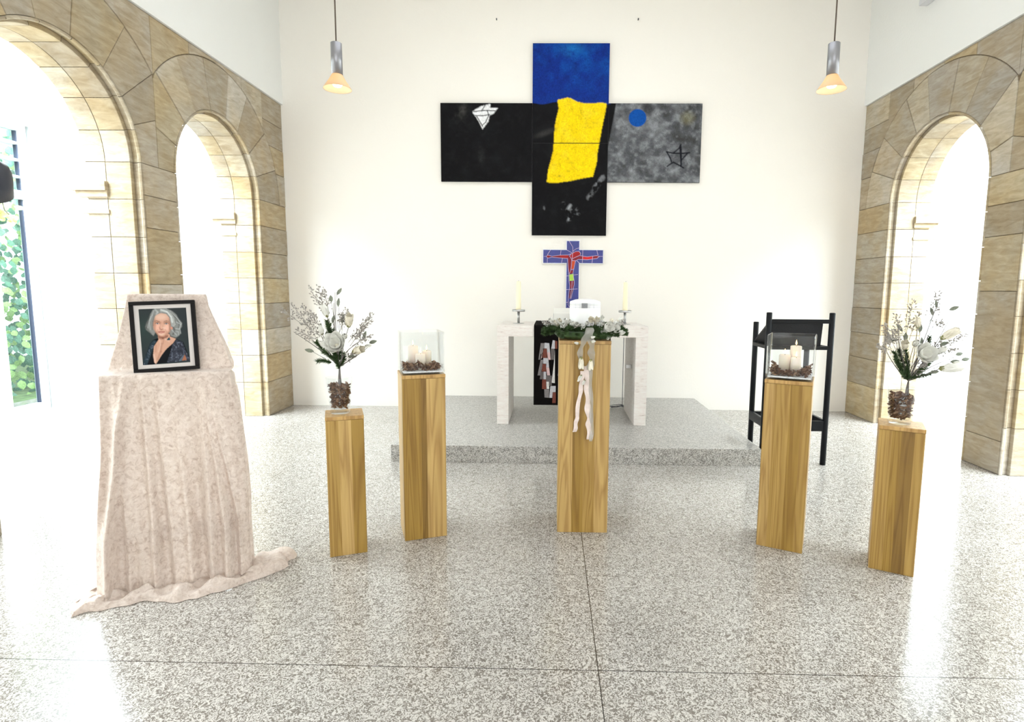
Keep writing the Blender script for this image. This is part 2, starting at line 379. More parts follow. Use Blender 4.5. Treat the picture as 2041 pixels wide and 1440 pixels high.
bm = bmesh.new(); box(bm, -6.9, 7.3, YREAR - .3, YB + .25, -.2, 0); struct('floor', bm, M_floor, 'polished speckled granite slab floor')
bm = bmesh.new(); box(bm, XL - .02, XR + .02, YB, YB + .25, 0, ZC + .1); struct('wall_back', bm, M_wall, 'plain white plastered wall behind the altar')
bm = bmesh.new()
x0, x1, y0, y1 = -1.5, 1.9, 1.4, 5.4
for a in ((XL - .5, x0, YREAR, YB + .25), (x1, XR + .5, YREAR, YB + .25), (x0, x1, YREAR, y0), (x0, x1, y1, YB + .25)): box(bm, *a, ZC, ZC + .2)
struct('ceiling', bm, M_ceil, 'white ceiling with an opening added for the overhead fill')  # unseen ceiling opening added around the overhead fill lamp
bm = bmesh.new()
for a in ((XL - .4, -2.6, 0, ZC), (3.0, XR + .4, 0, ZC), (-2.6, 3.0, 0, .7), (-2.6, 3.0, 4.1, ZC)): box(bm, a[0], a[1], YREAR - .25, YREAR, a[2], a[3])
struct('wall_rear', bm, M_wall, 'white wall behind the photographer with an opening added for the rear fill')  # opening added in this unseen wall to frame the rear fill lamp
for nm, sx, X in (('wall_upper_left', -1, XL), ('wall_upper_right', 1, XR)):
    bm = bmesh.new(); xi = X - sx * .022; xo = X + sx * .40
    box(bm, min(xi, xo), max(xi, xo), YREAR, YB, ZB, ZC + .05); struct(nm, bm, M_wall2, 'smooth white plaster above the stone arcade')

def inset(poly, d):
    n = len(poly); out = []
    ar = sum(poly[i][0] * poly[(i + 1) % n][1] - poly[(i + 1) % n][0] * poly[i][1] for i in range(n)); sg = 1 if ar > 0 else -1
    for i in range(n):
        p0, p, p1 = Vector(poly[i - 1]), Vector(poly[i]), Vector(poly[(i + 1) % n])
        a = (p - p0); b_ = (p1 - p)
        if a.length < 1e-6 or b_.length < 1e-6: out.append(p); continue
        a.normalize(); b_.normalize(); na = Vector((-a.y, a.x)) * sg; nb = Vector((-b_.y, b_.x)) * sg; k = na + nb
        out.append(p + k * (d / max(.35, k.length_squared / 2)) * .5 * 1.0 if k.length > 1e-3 else p)
    return out
TINTS = [(.38, .335, .27), (.43, .385, .32), (.37, .33, .27), (.46, .42, .35), (.42, .35, .24), (.44, .38, .27), (.37, .34, .30), (.50, .47, .42), (.41, .355, .26), (.39, .355, .30)]
def arcade(name, X, sx, seed):
    """sx: direction from the room into the passage"""
    rnd = random.Random(seed); bm = bmesh.new()
    def P(y, z, d): return Vector((X + sx * d, y, z))     # d = depth away from the room
    def stone(poly, col=None, gap=.004, mi=0):
        if len(poly) < 3: return
        q = inset(poly, gap); q2 = inset(poly, gap + .006); pr = rnd.uniform(-.004, .003)
        t = col or rnd.choice(TINTS); jj = rnd.uniform(.92, 1.08); t = [c * jj for c in t]
        a = [bm.verts.new(P(y, z, .03)) for y, z in q]; b_ = [bm.verts.new(P(y, z, pr + .005)) for y, z in q]; c_ = [bm.verts.new(P(y, z, pr)) for y, z in q2]
        fs = [bm.faces.new(c_)]; n = len(q)
        for u, v in ((a, b_), (b_, c_)):
            for i in range(n): fs.append(bm.faces.new((u[i], u[(i + 1) % n], v[(i + 1) % n], v[i])))
        tint_faces(bm, fs, t)
        return t
    H = .5 * 1.837; RO = 1.13
    ylo = CENT[-1] - H
    # stones of the face: rings of voussoirs
    for ci, yc in enumerate(CENT):
        angs = [0]; nv = 9; base = PI / nv
        for k in range(1, nv): angs.append(k * base + rnd.uniform(-.05, .05))
        angs.append(PI)
        hi = H if ci > 0 else 1.337          # arch nearest the back wall
        def clip(y, z):
            return (max(yc - H, min(yc + (H if ci > 0 else 9), y)), min(ZB, z))
        for k in range(nv):
            a0, a1 = angs[k], angs[k + 1]; ro = RO + .052
            inner = [(yc + R0 * math.cos(a), ZS + R0 * math.sin(a)) for a in np.linspace(a0, a1, 6)]
            outer = []
            for a in np.linspace(a1, a0, 7):
                c, s_ = math.cos(a), math.sin(a); r = ro
                if ci > 0 or c < 0:
                    if abs(c) * r > H: r = H / abs(c)
                if s_ * r > ZB - ZS: r = (ZB - ZS) / s_
                outer.append((yc + r * c, ZS + r * s_))
            stone(inner + outer)
        # spandrels: fill above the ring to the band top
        for side in (-1, 1):
            lim = H if not (ci == 0 and side == 1) else YB - yc
            cuts = [.0, .42, lim] if lim < 1.2 else [.0, .45, .86, lim]
            for u0, u1 in zip(cuts[:-1], cuts[1:]):
                def arc(u):
                    rr = RO + .055; return ZS + math.sqrt(max(0, rr * rr - u * u)) if u < rr else ZS
                us = np.linspace(u0, u1, 8)
                if u0 < 1.1 and arc(u1) > ZB - .015 : continue
                low = [(yc + side * u, min(ZB - .006, arc(u))) for u in us]; top = [(yc + side * u1, ZB), (yc + side * u0, ZB)]
                if lim > 1.2 and u1 == lim:     # corner strip by the back wall: coursed blocks down to springing
                    zz = [ZS, ZS + .36, ZS + .66, ZS + .93, ZB]
                    for z0, z1 in zip(zz[:-1], zz[1:]):
                        def ua(z): 
                            v = (RO + .055) ** 2 - (z - ZS) ** 2; return math.sqrt(v) if v > 0 else 0
                        pl = [(yc + max(u0 if z > ZS + .85 else 0, ua(z)), z) for z in np.linspace(z0, z1, 4)]
                        stone(pl + [(YB, z1), (YB, z0)])
                    continue
                stone(low + top)
    # piers and the strip by the back wall
    def column(ya, yb, zs_):
        for z0, z1 in zip(zs_[:-1], zs_[1:]): stone([(ya, z0), (yb, z0), (yb, z1), (ya, z1)])
    column(CENT[0] + R0, YB, [0, .40, .72, 1.02, 1.32, 1.61, 1.90, 2.20, ZS])
    for ci in range(len(CENT) - 1):
        column(CENT[ci + 1] + R0, CENT[ci] - R0, [0, .28, 1.52, 1.98, 2.24, ZS] if ci == 0 else [0, .45, 1.1, 1.7, 2.1, ZS])
    column(YREAR, CENT[-1] - R0, [0, .4, .8, 1.2, 1.6, 2.0, ZS]); stone([(YREAR, ZS), (ylo, ZS), (ylo, ZB), (YREAR, ZB)])
    # reveals: each arch has a roll moulding at the face, a shallow rebate, the soffit and an outer order
    prof = [(0.000, .003), (.008, -.004), (.018, -.002), (.022, .010), (.018, .022), (.004, .030), (.0, .036), (.0, .070)]
    prof1 = [(.0, .0715), (.034, .0715), (.036, .074), (.036, .27)]
    prof2 = [(.036, .275), (.036, .44), (-.19, .44)]
    for ci, yc in enumerate(CENT):
        path = []   # (y,z, inward dir)
        ts = [0, .40, .72, 1.02, 1.32, 1.61, 1.90, 2.20, ZS]
        segs = []
        for z0, z1 in zip(ts[:-1], ts[1:]): segs.append([((yc + R0, z), (-1, 0)) for z in (z0, z1)])
        nv = 9
        for k in range(nv):
            segs.append([((yc + R0 * math.cos(a), ZS + R0 * math.sin(a)), (-math.cos(a), -math.sin(a))) for a in np.linspace(k * PI / nv, (k + 1) * PI / nv, 6)])
        for z0, z1 in zip(ts[::-1][:-1], ts[::-1][1:]): segs.append([((yc - R0, z), (1, 0)) for z in (z0, z1)])
        for sgm in segs:
            t1 = rnd.choice(TINTS); t2 = rnd.choice(TINTS)
            (pA, dA), (pB, dB) = sgm[0], sgm[-1]; ln = sum((Vector(b_[0]) - Vector(a[0])).length for a, b_ in zip(sgm[:-1], sgm[1:]))
            g = .0025 / ln
            for pf, tt in ((prof, t1), (prof1, t2), (prof2, rnd.choice(TINTS))):
                rows = []
                for i, (pt, d) in enumerate(sgm):
                    pt = Vector(pt); 
                    if i == 0: pt = pt.lerp(Vector(sgm[1][0]), g * (len(sgm) - 1))
                    if i == len(sgm) - 1: pt = pt.lerp(Vector(sgm[-2][0]), g * (len(sgm) - 1))
                    rows.append([bm.verts.new(P(pt.x + d[0] * o, pt.y + d[1] * o, dd)) for o, dd in pf])
                fs = []
                for r0, r1 in zip(rows[:-1], rows[1:]):
                    for i in range(len(pf) - 1): fs.append(bm.faces.new((r0[i], r0[i + 1], r1[i + 1], r1[i])))
                tint_faces(bm, fs, tt)
        rows = []
        for sgm in segs:
            for i, (pt, d) in enumerate(sgm): rows.append([bm.verts.new(P(pt[0] + d[0] * o, pt[1] + d[1] * o, dd)) for o, dd in ((-.01, .0735), (.031, .0735), (.031, .437), (-.02, .437))])
        for r0, r1 in zip(rows[:-1], rows[1:]):
            for i in range(3): f = bm.faces.new((r0[i], r0[i + 1], r1[i + 1], r1[i])); f.material_index = 1
        # imposts of the outer order
        for s in (-1, 1):
            e = yc + s * R0; 
            for z0, z1, pr, d0, d1 in ((2.265, 2.335, .075, .262, .56), (2.215, 2.265, .055, .262, .52), (2.085, 2.115, .05, .262, .50)):
                vs, fs = box(bm, min(X + sx * d0, X + sx * d1), max(X + sx * d0, X + sx * d1), min(e - s * pr, e + s * .01), max(e - s * pr, e + s * .01), z0, z1); tint_faces(bm, fs, (.42, .36, .27))
    fixn(bm)
    nstone = len(bm.faces)
    # mortar core behind everything
    def core(poly, d0=.010, d1=.43):
        a = [bm.verts.new(P(y, z, d0)) for y, z in poly]; b_ = [bm.verts.new(P(y, z, d1)) for y, z in poly]
        fs = [bm.faces.new(a), bm.faces.new(b_)]
        for i in range(len(poly)): fs.append(bm.faces.new((a[i], a[(i + 1) % len(poly)], b_[(i + 1) % len(poly)], b_[i])))
        for f in fs: f.material_index = 1
    e = .006
    for ci, yc in enumerate(CENT):
        hiY = YB if ci == 0 else yc + H; loY = yc - H if ci < len(CENT) - 1 else YREAR
        for side, lim in ((1, hiY), (-1, loY)):
            pts = [(yc + side * (R0 + e) * math.cos(a), ZS + (R0 + e) * math.sin(a)) for a in np.linspace(0, PI / 2, 14)]
            pts = [(yc + side * (R0 + e), 0)] + pts + [(yc, ZB), (lim, ZB), (lim, 0)]
            core(pts)
    o = struct(name, bm, [M_stone, M_mortar], 'sandstone arcade wall of round arches')
    return o
arcade('wall_left', XL, -1, 11)
arcade('wall_right', XR, 1, 29)

# glazed passages on both sides
XWL, XWR = -6.2, 6.63
def wallbox(name, *a, m=M_pass, label=None):
    bm = bmesh.new(); box(bm, *a); return struct(name, bm, m, label)
wallbox('wall_passage_left', XWL - .25, XL - .42, 6.9, 7.1, 0, 4.4, label='white end wall of the left passage')
wallbox('wall_passage_right', XR + .42, XWR + .25, 6.9, 7.1, 0, 4.4, label='white end wall of the right passage')
wallbox('wall_side_left', XWL - .22, XWL + .16, -4.2, 6.1, 0, 2.55, label='white panelled side wall of the left passage')
wallbox('wall_side_right', XWR, XWR + .2, -4.2, 6.9, 0, 2.6, label='white side wall of the right passage')
wallbox('trim_1', XWL - .12, XWL + .16, -4.2, 6.78, 3.36, 3.52, m=M_white, label='white eaves beam above the passage window')
wallbox('trim_2', XWR - .1, XWR + .16, -4.2, 6.9, 3.36, 3.52, m=M_white, label='white eaves beam of the right passage')
# tall white framed window at the end of the left passage
bm = bmesh.new(); fx0, fx1 = XWL - .06, XWL + .02
box(bm, fx0, fx1, 6.62, 6.72, 0, 3.36); box(bm, fx0 - .03, fx1 + .02, 6.74, 6.9, 0, 3.36); box(bm, fx0, fx1, 5.0, 6.62, 0, .09); box(bm, fx0, fx1, 5.0, 6.62, 2.5, 2.6); box(bm, fx0, fx1, 5.0, 6.62, 3.28, 3.36)
wn = struct('window_1', bm, M_frame, 'tall white framed window with ivy outside')
bm = bmesh.new(); box(bm, fx0 + .03, fx0 + .04, 5.0, 6.62, .09, 2.5); box(bm, fx0 + .03, fx0 + .04, 5.0, 6.62, 2.6, 3.28); obj('window_pane', bm, M_pane, wn)
for z in (2.74, 2.93, 3.12):
    bm = bmesh.new(); box(bm, fx0 - .02, fx1 + .03, 5.0, 6.60, z, z + .022); o = obj('window_bar', bm, M_frame, wn)
bm = bmesh.new(); box(bm, fx0 + .02, fx1 - .02, 6.606, 6.6215, .09, 2.5); box(bm, fx0 + .02, fx1 - .02, 6.606, 6.6215, 2.6, 3.28); obj('gasket', bm, plain('dark_gasket', (.05, .06, .10), .6), wn)
# lean-to glass roofs on white rafters
def roof(name, xe, xi, label, panes=True):
    bm = bmesh.new(); z0, z1 = 3.47, 4.42; sl = Vector((xi - xe, 0, z1 - z0)).normalized()
    nrm = Vector((-sl.z, 0, sl.x)) if sl.x > 0 else Vector((sl.z, 0, -sl.x))
    y = -4.2
    while y < 7.1:
        prism(bm, [Vector((xe, y, z0)), Vector((xi, y, z1)), Vector((xi, y + .07, z1)), Vector((xe, y + .07, z0))], nrm, -.10, 0); y += .92
    for t in (.33, .66):
        c = Vector((xe + (xi - xe) * t, 0, z0 + (z1 - z0) * t)); prism(bm, [c + Vector((0, -4.2, 0)), c + sl * .05 + Vector((0, -4.2, 0)), c + sl * .05 + Vector((0, 7.0, 0)), c + Vector((0, 7.0, 0))], nrm, -.05, 0)
    fixn(bm); o = struct(name, bm, M_frame, label)
    bm = bmesh.new(); prism(bm, [Vector((xe, -4.2, z0)), Vector((xi, -4.2, z1)), Vector((xi, 7.0, z1)), Vector((xe, 7.0, z0))], nrm, .002, .012); fixn(bm); obj('roof_pane', bm, M_pane, o)
roof('window_2', XWL + .1, XL - .42, 'glazed lean-to roof of the left passage on white rafters')
roof('window_3', XWR - .1, XR + .42, 'glazed lean-to roof of the right passage on white rafters')
wallbox('wall_passage_far_left', XWL - .2, XL - .42, -4.3, -4.1, 0, 4.4, label='white near end wall of the left passage')
wallbox('wall_passage_far_right', XR + .42, XWR + .2, -4.3, -4.1, 0, 4.4, label='white near end wall of the right passage')
# ground outside and the ivy screen there
bm = bmesh.new(); box(bm, -14, XWL - .25, -6, 12, -.3, -.02); struct('ground', bm, plain('grass_ground', (.12, .2, .07), .9, var=.4, bscale=8), 'green ground outside the window')
rl = random.Random(5)
def leafmesh(bm, c, n, up, ln, wd, mi=0, curl=.15):
    n = n.normalized(); side = n.cross(up).normalized(); up = side.cross(n).normalized()
    pts = [(0, 0), (.25, .42), (.55, .5), (.82, .28), (1, 0)]
    l = [bm.verts.new(c + up * (t * ln) - side * (w_ * wd) + n * (curl * ln * (.25 - (t - .5) ** 2) - abs(w_) * wd * .25)) for t, w_ in pts[1:-1]]
    r = [bm.verts.new(c + up * (t * ln) + side * (w_ * wd) + n * (curl * ln * (.25 - (t - .5) ** 2) - abs(w_) * wd * .25)) for t, w_ in pts[1:-1]]
    mm = [bm.verts.new(c + up * (t * ln) + n * curl * ln * (.25 - (t - .5) ** 2)) for t, _ in pts]
    for i in range(4):
        for S in (l, r):
            q = [mm[i], mm[i + 1]] + ([S[i]] if i < 3 else []) + ([S[i - 1]] if i > 0 else [])
            f = bm.faces.new(q if S is l else q[::-1]); f.material_index = mi; f.smooth = True
def rv(r, a=1): return Vector((r.uniform(-a, a), r.uniform(-a, a), r.uniform(-a, a)))
bm = bmesh.new()
for i in range(5200):
    c = Vector((rl.uniform(-8.2, -7.3), rl.uniform(4.5, 11.5), rl.uniform(0, 3.7)))
    leafmesh(bm, c, Vector((1, -.4, .3)) + rv(rl, .6), Vector((0, 0, -1)) + rv(rl, .5), rl.uniform(.08, .15), rl.uniform(.07, .12), rl.choice((0, 0, 1)))
tag(obj('ivy_hedge', bm, [plain('ivy_leaf_dark', (.07, .20, .12), .4, var=.4), plain('ivy_leaf_light', (.25, .42, .13), .45, var=.3)]), 'dense green ivy foliage growing outside the tall window', 'hedge', kind='stuff')
ivy = thing('ivy_vine', 'leafy green ivy vine creeping in over the upper window bars', 'vine', (XWL + .05, 6.3, 3.3))
bm = bmesh.new(); pts = [Vector((0, .02 * math.sin(i) + .055 * i - .5, -.09 * i + .06 * math.sin(i * 1.7))) for i in range(12)]
tube(bm, pts, .006, 5); obj('stem', bm, M_twig, ivy)
bm = bmesh.new()
for i in range(70):
    p = pts[rl.randrange(12)] + rv(rl, .08); leafmesh(bm, p, Vector((1, -.6, .3)) + rv(rl, .5), Vector((0, .2, -1)) + rv(rl, .8), rl.uniform(.06, .11), rl.uniform(.05, .09))
obj('leaves', bm, plain('fresh_ivy_leaf', (.32, .47, .09), .45, var=.3), ivy)
# passage floor is the same slab; small grey box on the upper right wall; two hooks on the back wall
bm = bevbox(XR - .105, XR - .023, 5.3, 6.02, 4.34, 4.6, .004); tag(obj('wall_box', bm, plain('pale_grey_plastic', (.62, .62, .64), .5)), 'pale grey box fixed high on the upper right wall', 'box')
for x, w_ in ((-.679, 'upper left'), (.995, 'upper right')):
    bm = bmesh.new(); tube(bm, [(x, YB, 4.68), (x, YB - .02, 4.68), (x, YB - .022, 4.69)], .006, 8); tag(obj('wall_hook', bm, M_dark), f'tiny dark hook in the white wall at the {w_} of the cross painting', 'hook', 'hooks above the painting')
# sensor under the right arch
bm = bevbox(XR + .09, XR + .15, 5.30, 5.38, 3.055, 3.13, .01); tag(obj('arch_sensor', bm, M_alu), 'tiny grey sensor fixed under the right arch', 'sensor')

# ================================================================== ALTAR STEP
bm = bevbox(-1.385, 1.83, 4.745, YB - .002, 0, .148, .004)
tag(obj('altar_step', bm, M_step), 'low speckled granite platform carrying the stone altar', 'step')
ZP = .148
# ================================================================== ALTAR
al = thing('altar', 'pale travertine altar table with two slab legs on the granite step', 'altar', (.215, 5.95, ZP))
def loc(x0, x1, y0, y1, z0, z1, b=.003): return bevbox(x0 - .215, x1 - .215, y0 - 5.95, y1 - 5.95, z0 - ZP, z1 - ZP, b)
obj('tabletop', loc(-.535, .965, 5.555, 6.35, 1.038, 1.147), M_trav, al)
obj('leg', loc(-.535, -.418, 5.555, 6.33, ZP, 1.0378), M_trav, al); obj('leg', loc(.845, .965, 5.555, 6.33, ZP, 1.0378), M_trav, al)
br = obj('latch', loc(.785, .8445, 5.80, 5.84, .695, .735, .004), M_steel, al); br['label'] = 'small chrome latch on the inner side of the right leg'
# black altar runner
rn = thing('altar_runner', 'black altar runner with grey, brown and white patchwork hanging over the altar front', 'altar cloth', (.215, 5.55, 1.15))
bm = bmesh.new()
prof = [(6.352, 1.153), (6.0, 1.1535), (5.70, 1.1535), (5.56, 1.1535), (5.549, 1.150), (5.546, 1.14), (5.546, .9), (5.544, .6), (5.544, .352)]
rows = []
for y, z in prof: rows.append([(x, y, z) for x in (-.166, .594)])
top_ = [[bm.verts.new((x - .215, y - 5.55, z - 1.15)) for x, y, z in r] for r in rows]
for a, b_ in zip(top_[:-1], top_[1:]): bm.faces.new((a[0], a[1], b_[1], b_[0]))
fixn(bm); bmesh.ops.solidify(bm, geom=bm.faces[:], thickness=-.003)
obj('fabric', bm, plain('black_wool', (.004, .003, .003), .95, bump=.2, bscale=300, spec=.1), rn)
G1, G2, LT, PK, BR, WH = (.20, .18, .18), (.12, .105, .105), (.48, .47, .5), (.60, .42, .42), (.16, .045, .03), (.62, .60, .58)
patches = [(G1, [(385, 540), (435, 540), (430, 610), (400, 690), (385, 755), (355, 757)]), (LT, [(435, 535), (495, 540), (506, 660), (468, 660), (465, 610), (432, 608)]), (PK, [(468, 660), (506, 660), (515, 757), (480, 757)]),
 (BR, [(415, 610), (465, 610), (467, 733), (412, 733)]), (PK, [(385, 685), (405, 685), (400, 735), (375, 757)]),
 (G1, [(385, 758), (420, 758), (405, 860), (385, 965), (345, 965)]), (LT, [(420, 735), (485, 735), (496, 858), (458, 858), (460, 810), (418, 808)]), (BR, [(408, 812), (455, 812), (457, 910), (400, 912)]), (PK, [(458, 860), (497, 860), (510, 962), (470, 962)]),
 (G2, [(390, 915), (424, 915), (424, 1015), (375, 1015)]), (LT, [(425, 915), (457, 915), (457, 1015), (425, 1015)]), (G2, [(459, 965), (530, 965), (535, 1100), (502, 1100), (496, 1044), (460, 1043)]), (BR, [(408, 1017), (458, 1017), (460, 1145), (405, 1145)]),
 (WH, [(461, 1046), (495, 1046), (500, 1142), (465, 1142)]), (G1, [(435, 1147), (500, 1147), (498, 1260), (440, 1258)]), (LT, [(515, 1105), (585, 1102), (585, 1183), (545, 1184), (540, 1260), (502, 1260)]), (BR, [(546, 1187), (588, 1187), (588, 1330), (542, 1330)]),
 (LT, [(540, 500), (568, 505), (568, 612), (520, 612)]), (BR, [(572, 505), (600, 515), (600, 612), (572, 612)]), (G2, [(515, 617), (562, 617), (556, 757), (520, 757)]), (WH, [(568, 620), (573, 1064), (530, 1060), (558, 800)])]
pm = vcolmat('patchwork', .9, .25, 40)
bm = bmesh.new()
for sh in (0, 262, 500):
    for col, pl in patches:
        if max(p_[0] for p_ in pl) + sh > 1270: continue
        fs = prism(bm, [Vector((-.166 + (x + sh - 295) / 1310 - .215, 5.5400 - 5.55, .352 + (1358 - y) / 1310 - 1.15)) for x, y in pl], (0, -1, 0), 0, .0008); tint_faces(bm, fs, col)
fixn(bm); p_ = obj('patchwork', bm, pm, rn); p_['label'] = 'grey, brown, pink and white trapezoid patches'

# candlesticks with taper candles
def candlestick(x, label, lab2):
    t = thing('candlestick', label, 'candlestick', (x, 5.93, 1.147), group='steel candlesticks on the altar')
    bm = bmesh.new(); lathe(bm, [(0, 0), (.062, 0), (.062, .003), (.055, .0055), (0, .007)], 40); obj('foot', bm, M_steel, t)
    bm = bmesh.new()
    for k in range(3): tube(bm, [(.009 * math.cos(k * 2.1 + .5), .009 * math.sin(k * 2.1 + .5), .005), (.009 * math.cos(k * 2.1 + .5), .009 * math.sin(k * 2.1 + .5), .125)], .0055, 10)
    obj('stem', bm, M_steel, t)
    bm = bmesh.new(); lathe(bm, [(0, .123), (.066, .126), (.068, .128), (.068, .146), (.066, .146), (.065, .131), (0, .129)], 40); obj('drip_dish', bm, M_steel, t)
    c = thing('taper_candle', lab2, 'candle', (x, 5.93, 1.147 + .13), group='tall candles on the altar')
    bm = bmesh.new(); lathe(bm, [(0, 0), (.029, 0), (.027, .03), (.023, .30), (.020, .312), (.006, .312), (0, .309)], 24); obj('wax', bm, M_taper, c, True)
    bm = bmesh.new(); tube(bm, [(0, 0, .309), (.001, 0, .322)], .0015, 6); obj('wick', bm, M_wick, c)
candlestick(-.342, 'round steel candlestick on the left end of the altar', 'tall cream candle in the left steel candlestick')
candlestick(.779, 'round steel candlestick on the right end of the altar', 'tall cream candle in the right steel candlestick')
# book stand beside the urn on the altar
bk = thing('book_stand', 'white sloping book stand on the altar left of the urn', 'book stand', (.19, 5.93, 1.1565))
bm = bmesh.new(); a = [(-.16, -.10, .0), (.16, -.10, .0), (.16, .10, .0), (-.16, .10, .0)]
t_ = [(-.16, -.10, .105), (.16, -.10, .105), (.16, .10, .155), (-.16, .10, .155)]
av = [bm.verts.new(v) for v in a]; tv = [bm.verts.new(v) for v in t_]
bm.faces.new(av[::-1]); bm.faces.new(tv)
for i in range(4): bm.faces.new((av[i], av[(i + 1) % 4], tv[(i + 1) % 4], tv[i]))
fixn(bm); bmesh.ops.bevel(bm, geom=bm.edges[:], offset=.003, segments=2, affect='EDGES'); obj('body', bm, plain('book_cloth', (.82, .81, .76), .7), bk)
bm = bevbox(-.164, -.1602, -.095, .09, .01, .10, .001); o = obj('side_plate', bm, M_steel, bk); o['label'] = 'grey metal side plate'
# cable coil on the step
bm = bmesh.new(); rc = random.Random(3)
pts = [(.83, 6.36, 1.0)] + [(.83, 6.36, z) for z in (.8, .5, .3, .17)] + [(.80 + .09 * math.cos(i * .9) - .05 * (i / 16), 6.42 + .05 * math.sin(i * 1.1), ZP + .006 + .0018 * i) for i in range(16)]
tube(bm, pts, .0035, 6); tag(obj('cable', bm, M_dark), 'thin dark cable coiled on the step behind the right altar leg', 'cable')

# ================================================================== GLASS CRUCIFIX ON THE WALL
cx = thing('crucifix', 'blue enamelled cross with a red crucified figure on the white wall', 'cross', (.265, YB, 1.255))
def cz(x, y): return (.183 + (x - 528) / 1445 - .265, 2.109 - (y - 95) / 1452 - 1.255)
def crosspoly(g):
    xs = [-.084 + g, .082 - g]; ar = [-.373 + g, .376 - g]; z0, z1, a0, a1 = 0 + g, .854 - g, .572 + g, .745 - g
    return [(xs[0], z0), (xs[1], z0), (xs[1], a0), (ar[1], a0), (ar[1], a1), (xs[1], a1), (xs[1], z1), (xs[0], z1), (xs[0], a1), (ar[0], a1), (ar[0], a0), (xs[0], a0)]
def flat(bm, pl, y0, y1, col=None, mi=0):
    fs = prism(bm, [Vector((x, 0, z)) for x, z in pl], (0, 1, 0), y0, y1, mi)
    if col: tint_faces(bm, fs, col)
bm = bmesh.new(); flat(bm, crosspoly(0), -.0005, -.030); fixn(bm); obj('frame', bm, plain('cross_edge_metal', (.55, .56, .60), .35, metal=.6), cx)
bm = bmesh.new(); flat(bm, crosspoly(.007), -.028, -.0325); fixn(bm); obj('blue_panel', bm, plain('blue_enamel', rgb(20, 32, 122), .3, var=.12, bscale=12), cx)
RD, RD2, BRT, ORG, YG, DK = rgb(160, 8, 18), rgb(128, 8, 30), rgb(200, 14, 20), rgb(195, 66, 18), rgb(168, 205, 78), rgb(98, 14, 48)
shapes = [(RD, [(585, 370), (640, 320), (690, 292), (750, 290), (778, 320), (770, 350), (700, 395), (640, 415), (620, 405)]), (RD2, [(640, 415), (770, 368), (815, 372), (815, 420), (740, 425), (690, 450), (630, 445)]),
 (BRT, [(818, 378), (900, 385), (1000, 370), (995, 415), (900, 430), (818, 424)]), (RD2, [(1005, 375), (1060, 362), (1115, 375), (1070, 410), (1005, 418)]),
 (RD2, [(165, 380), (200, 358), (265, 378), (200, 408)]), (RD2, [(272, 374), (420, 360), (420, 402), (272, 392)]), (RD, [(420, 360), (560, 355), (575, 372), (550, 412), (420, 402)]),
 (RD2, [(560, 380), (585, 372), (625, 430), (622, 540), (605, 640), (580, 685), (562, 560)]), (ORG, [(632, 455), (690, 455), (665, 600), (622, 605)]), (RD2, [(612, 625), (650, 618), (645, 678), (588, 690)]),
 (YG, [(585, 700), (662, 686), (668, 805), (592, 812)]), (RD2, [(598, 815), (630, 812), (630, 950), (605, 950)]), (RD2, [(640, 810), (672, 812), (664, 900), (650, 950), (636, 948)]), (DK, [(600, 965), (622, 962), (608, 1130), (585, 1120), (590, 1020)]), (DK, [(630, 962), (660, 958), (632, 1050), (622, 1130), (612, 1130)])]
bm = bmesh.new()
for col, pl in shapes: flat(bm, [cz(*q) for q in pl], -.0325, -.0345, col)
fixn(bm); o = obj('figure', bm, vcolmat('enamel_colours', .3, .12, 30), cx); o['label'] = 'red figure with outstretched arms and a yellow-green loincloth'
lines = [[(575, 105), (640, 210), (645, 310)], [(645, 285), (700, 240), (765, 225)], [(535, 262), (630, 315), (585, 370)], [(245, 265), (190, 350)], [(432, 268), (422, 352)], [(190, 412), (190, 488)], [(460, 408), (445, 488)], [(820, 265), (815, 488)], [(1068, 262), (1092, 352)], [(1000, 370), (988, 488)],
 [(130, 380), (165, 380), (200, 356), (272, 374), (420, 356), (560, 352), (640, 320), (690, 290), (752, 287), (782, 320), (772, 355), (640, 415)], [(165, 380), (200, 410), (272, 394), (420, 405), (550, 414)], [(775, 362), (900, 382), (1060, 360), (1115, 373), (1175, 373)], [(1115, 377), (1070, 412), (1000, 420), (900, 434), (740, 428), (695, 455)],
 [(585, 370), (625, 430), (622, 540), (605, 640), (585, 690)], [(550, 414), (562, 560), (578, 690), (580, 800), (598, 900), (585, 1000), (573, 1130), (572, 1240), (590, 1280)], [(692, 455), (665, 600), (650, 680), (672, 800), (675, 880), (650, 1000), (622, 1130)], [(638, 812), (632, 950), (605, 1130)], [(640, 320), (630, 450), (690, 452)], [(612, 612), (655, 606)],
 [(540, 725), (575, 722)], [(670, 705), (738, 698)], [(535, 970), (735, 955)], [(535, 1200), (570, 1195)], [(545, 1315), (575, 1290)], [(720, 455), (765, 495)]]
bm = bmesh.new()
for ln in lines:
    for a, b_ in zip(ln[:-1], ln[1:]):
        p, q = Vector(cz(*a)), Vector(cz(*b_)); d = (q - p).normalized(); s = Vector((-d.y, d.x)) * .0022; p2, q2 = p - d * .001, q + d * .001
        flat(bm, [p2 + s, p2 - s, q2 - s, q2 + s], -.033, -.0355)
fixn(bm); o = obj('lead_lines', bm, plain('pale_lines', (.55, .42, .62), .4), cx); o['label'] = 'pale lilac lines between the enamel fields'

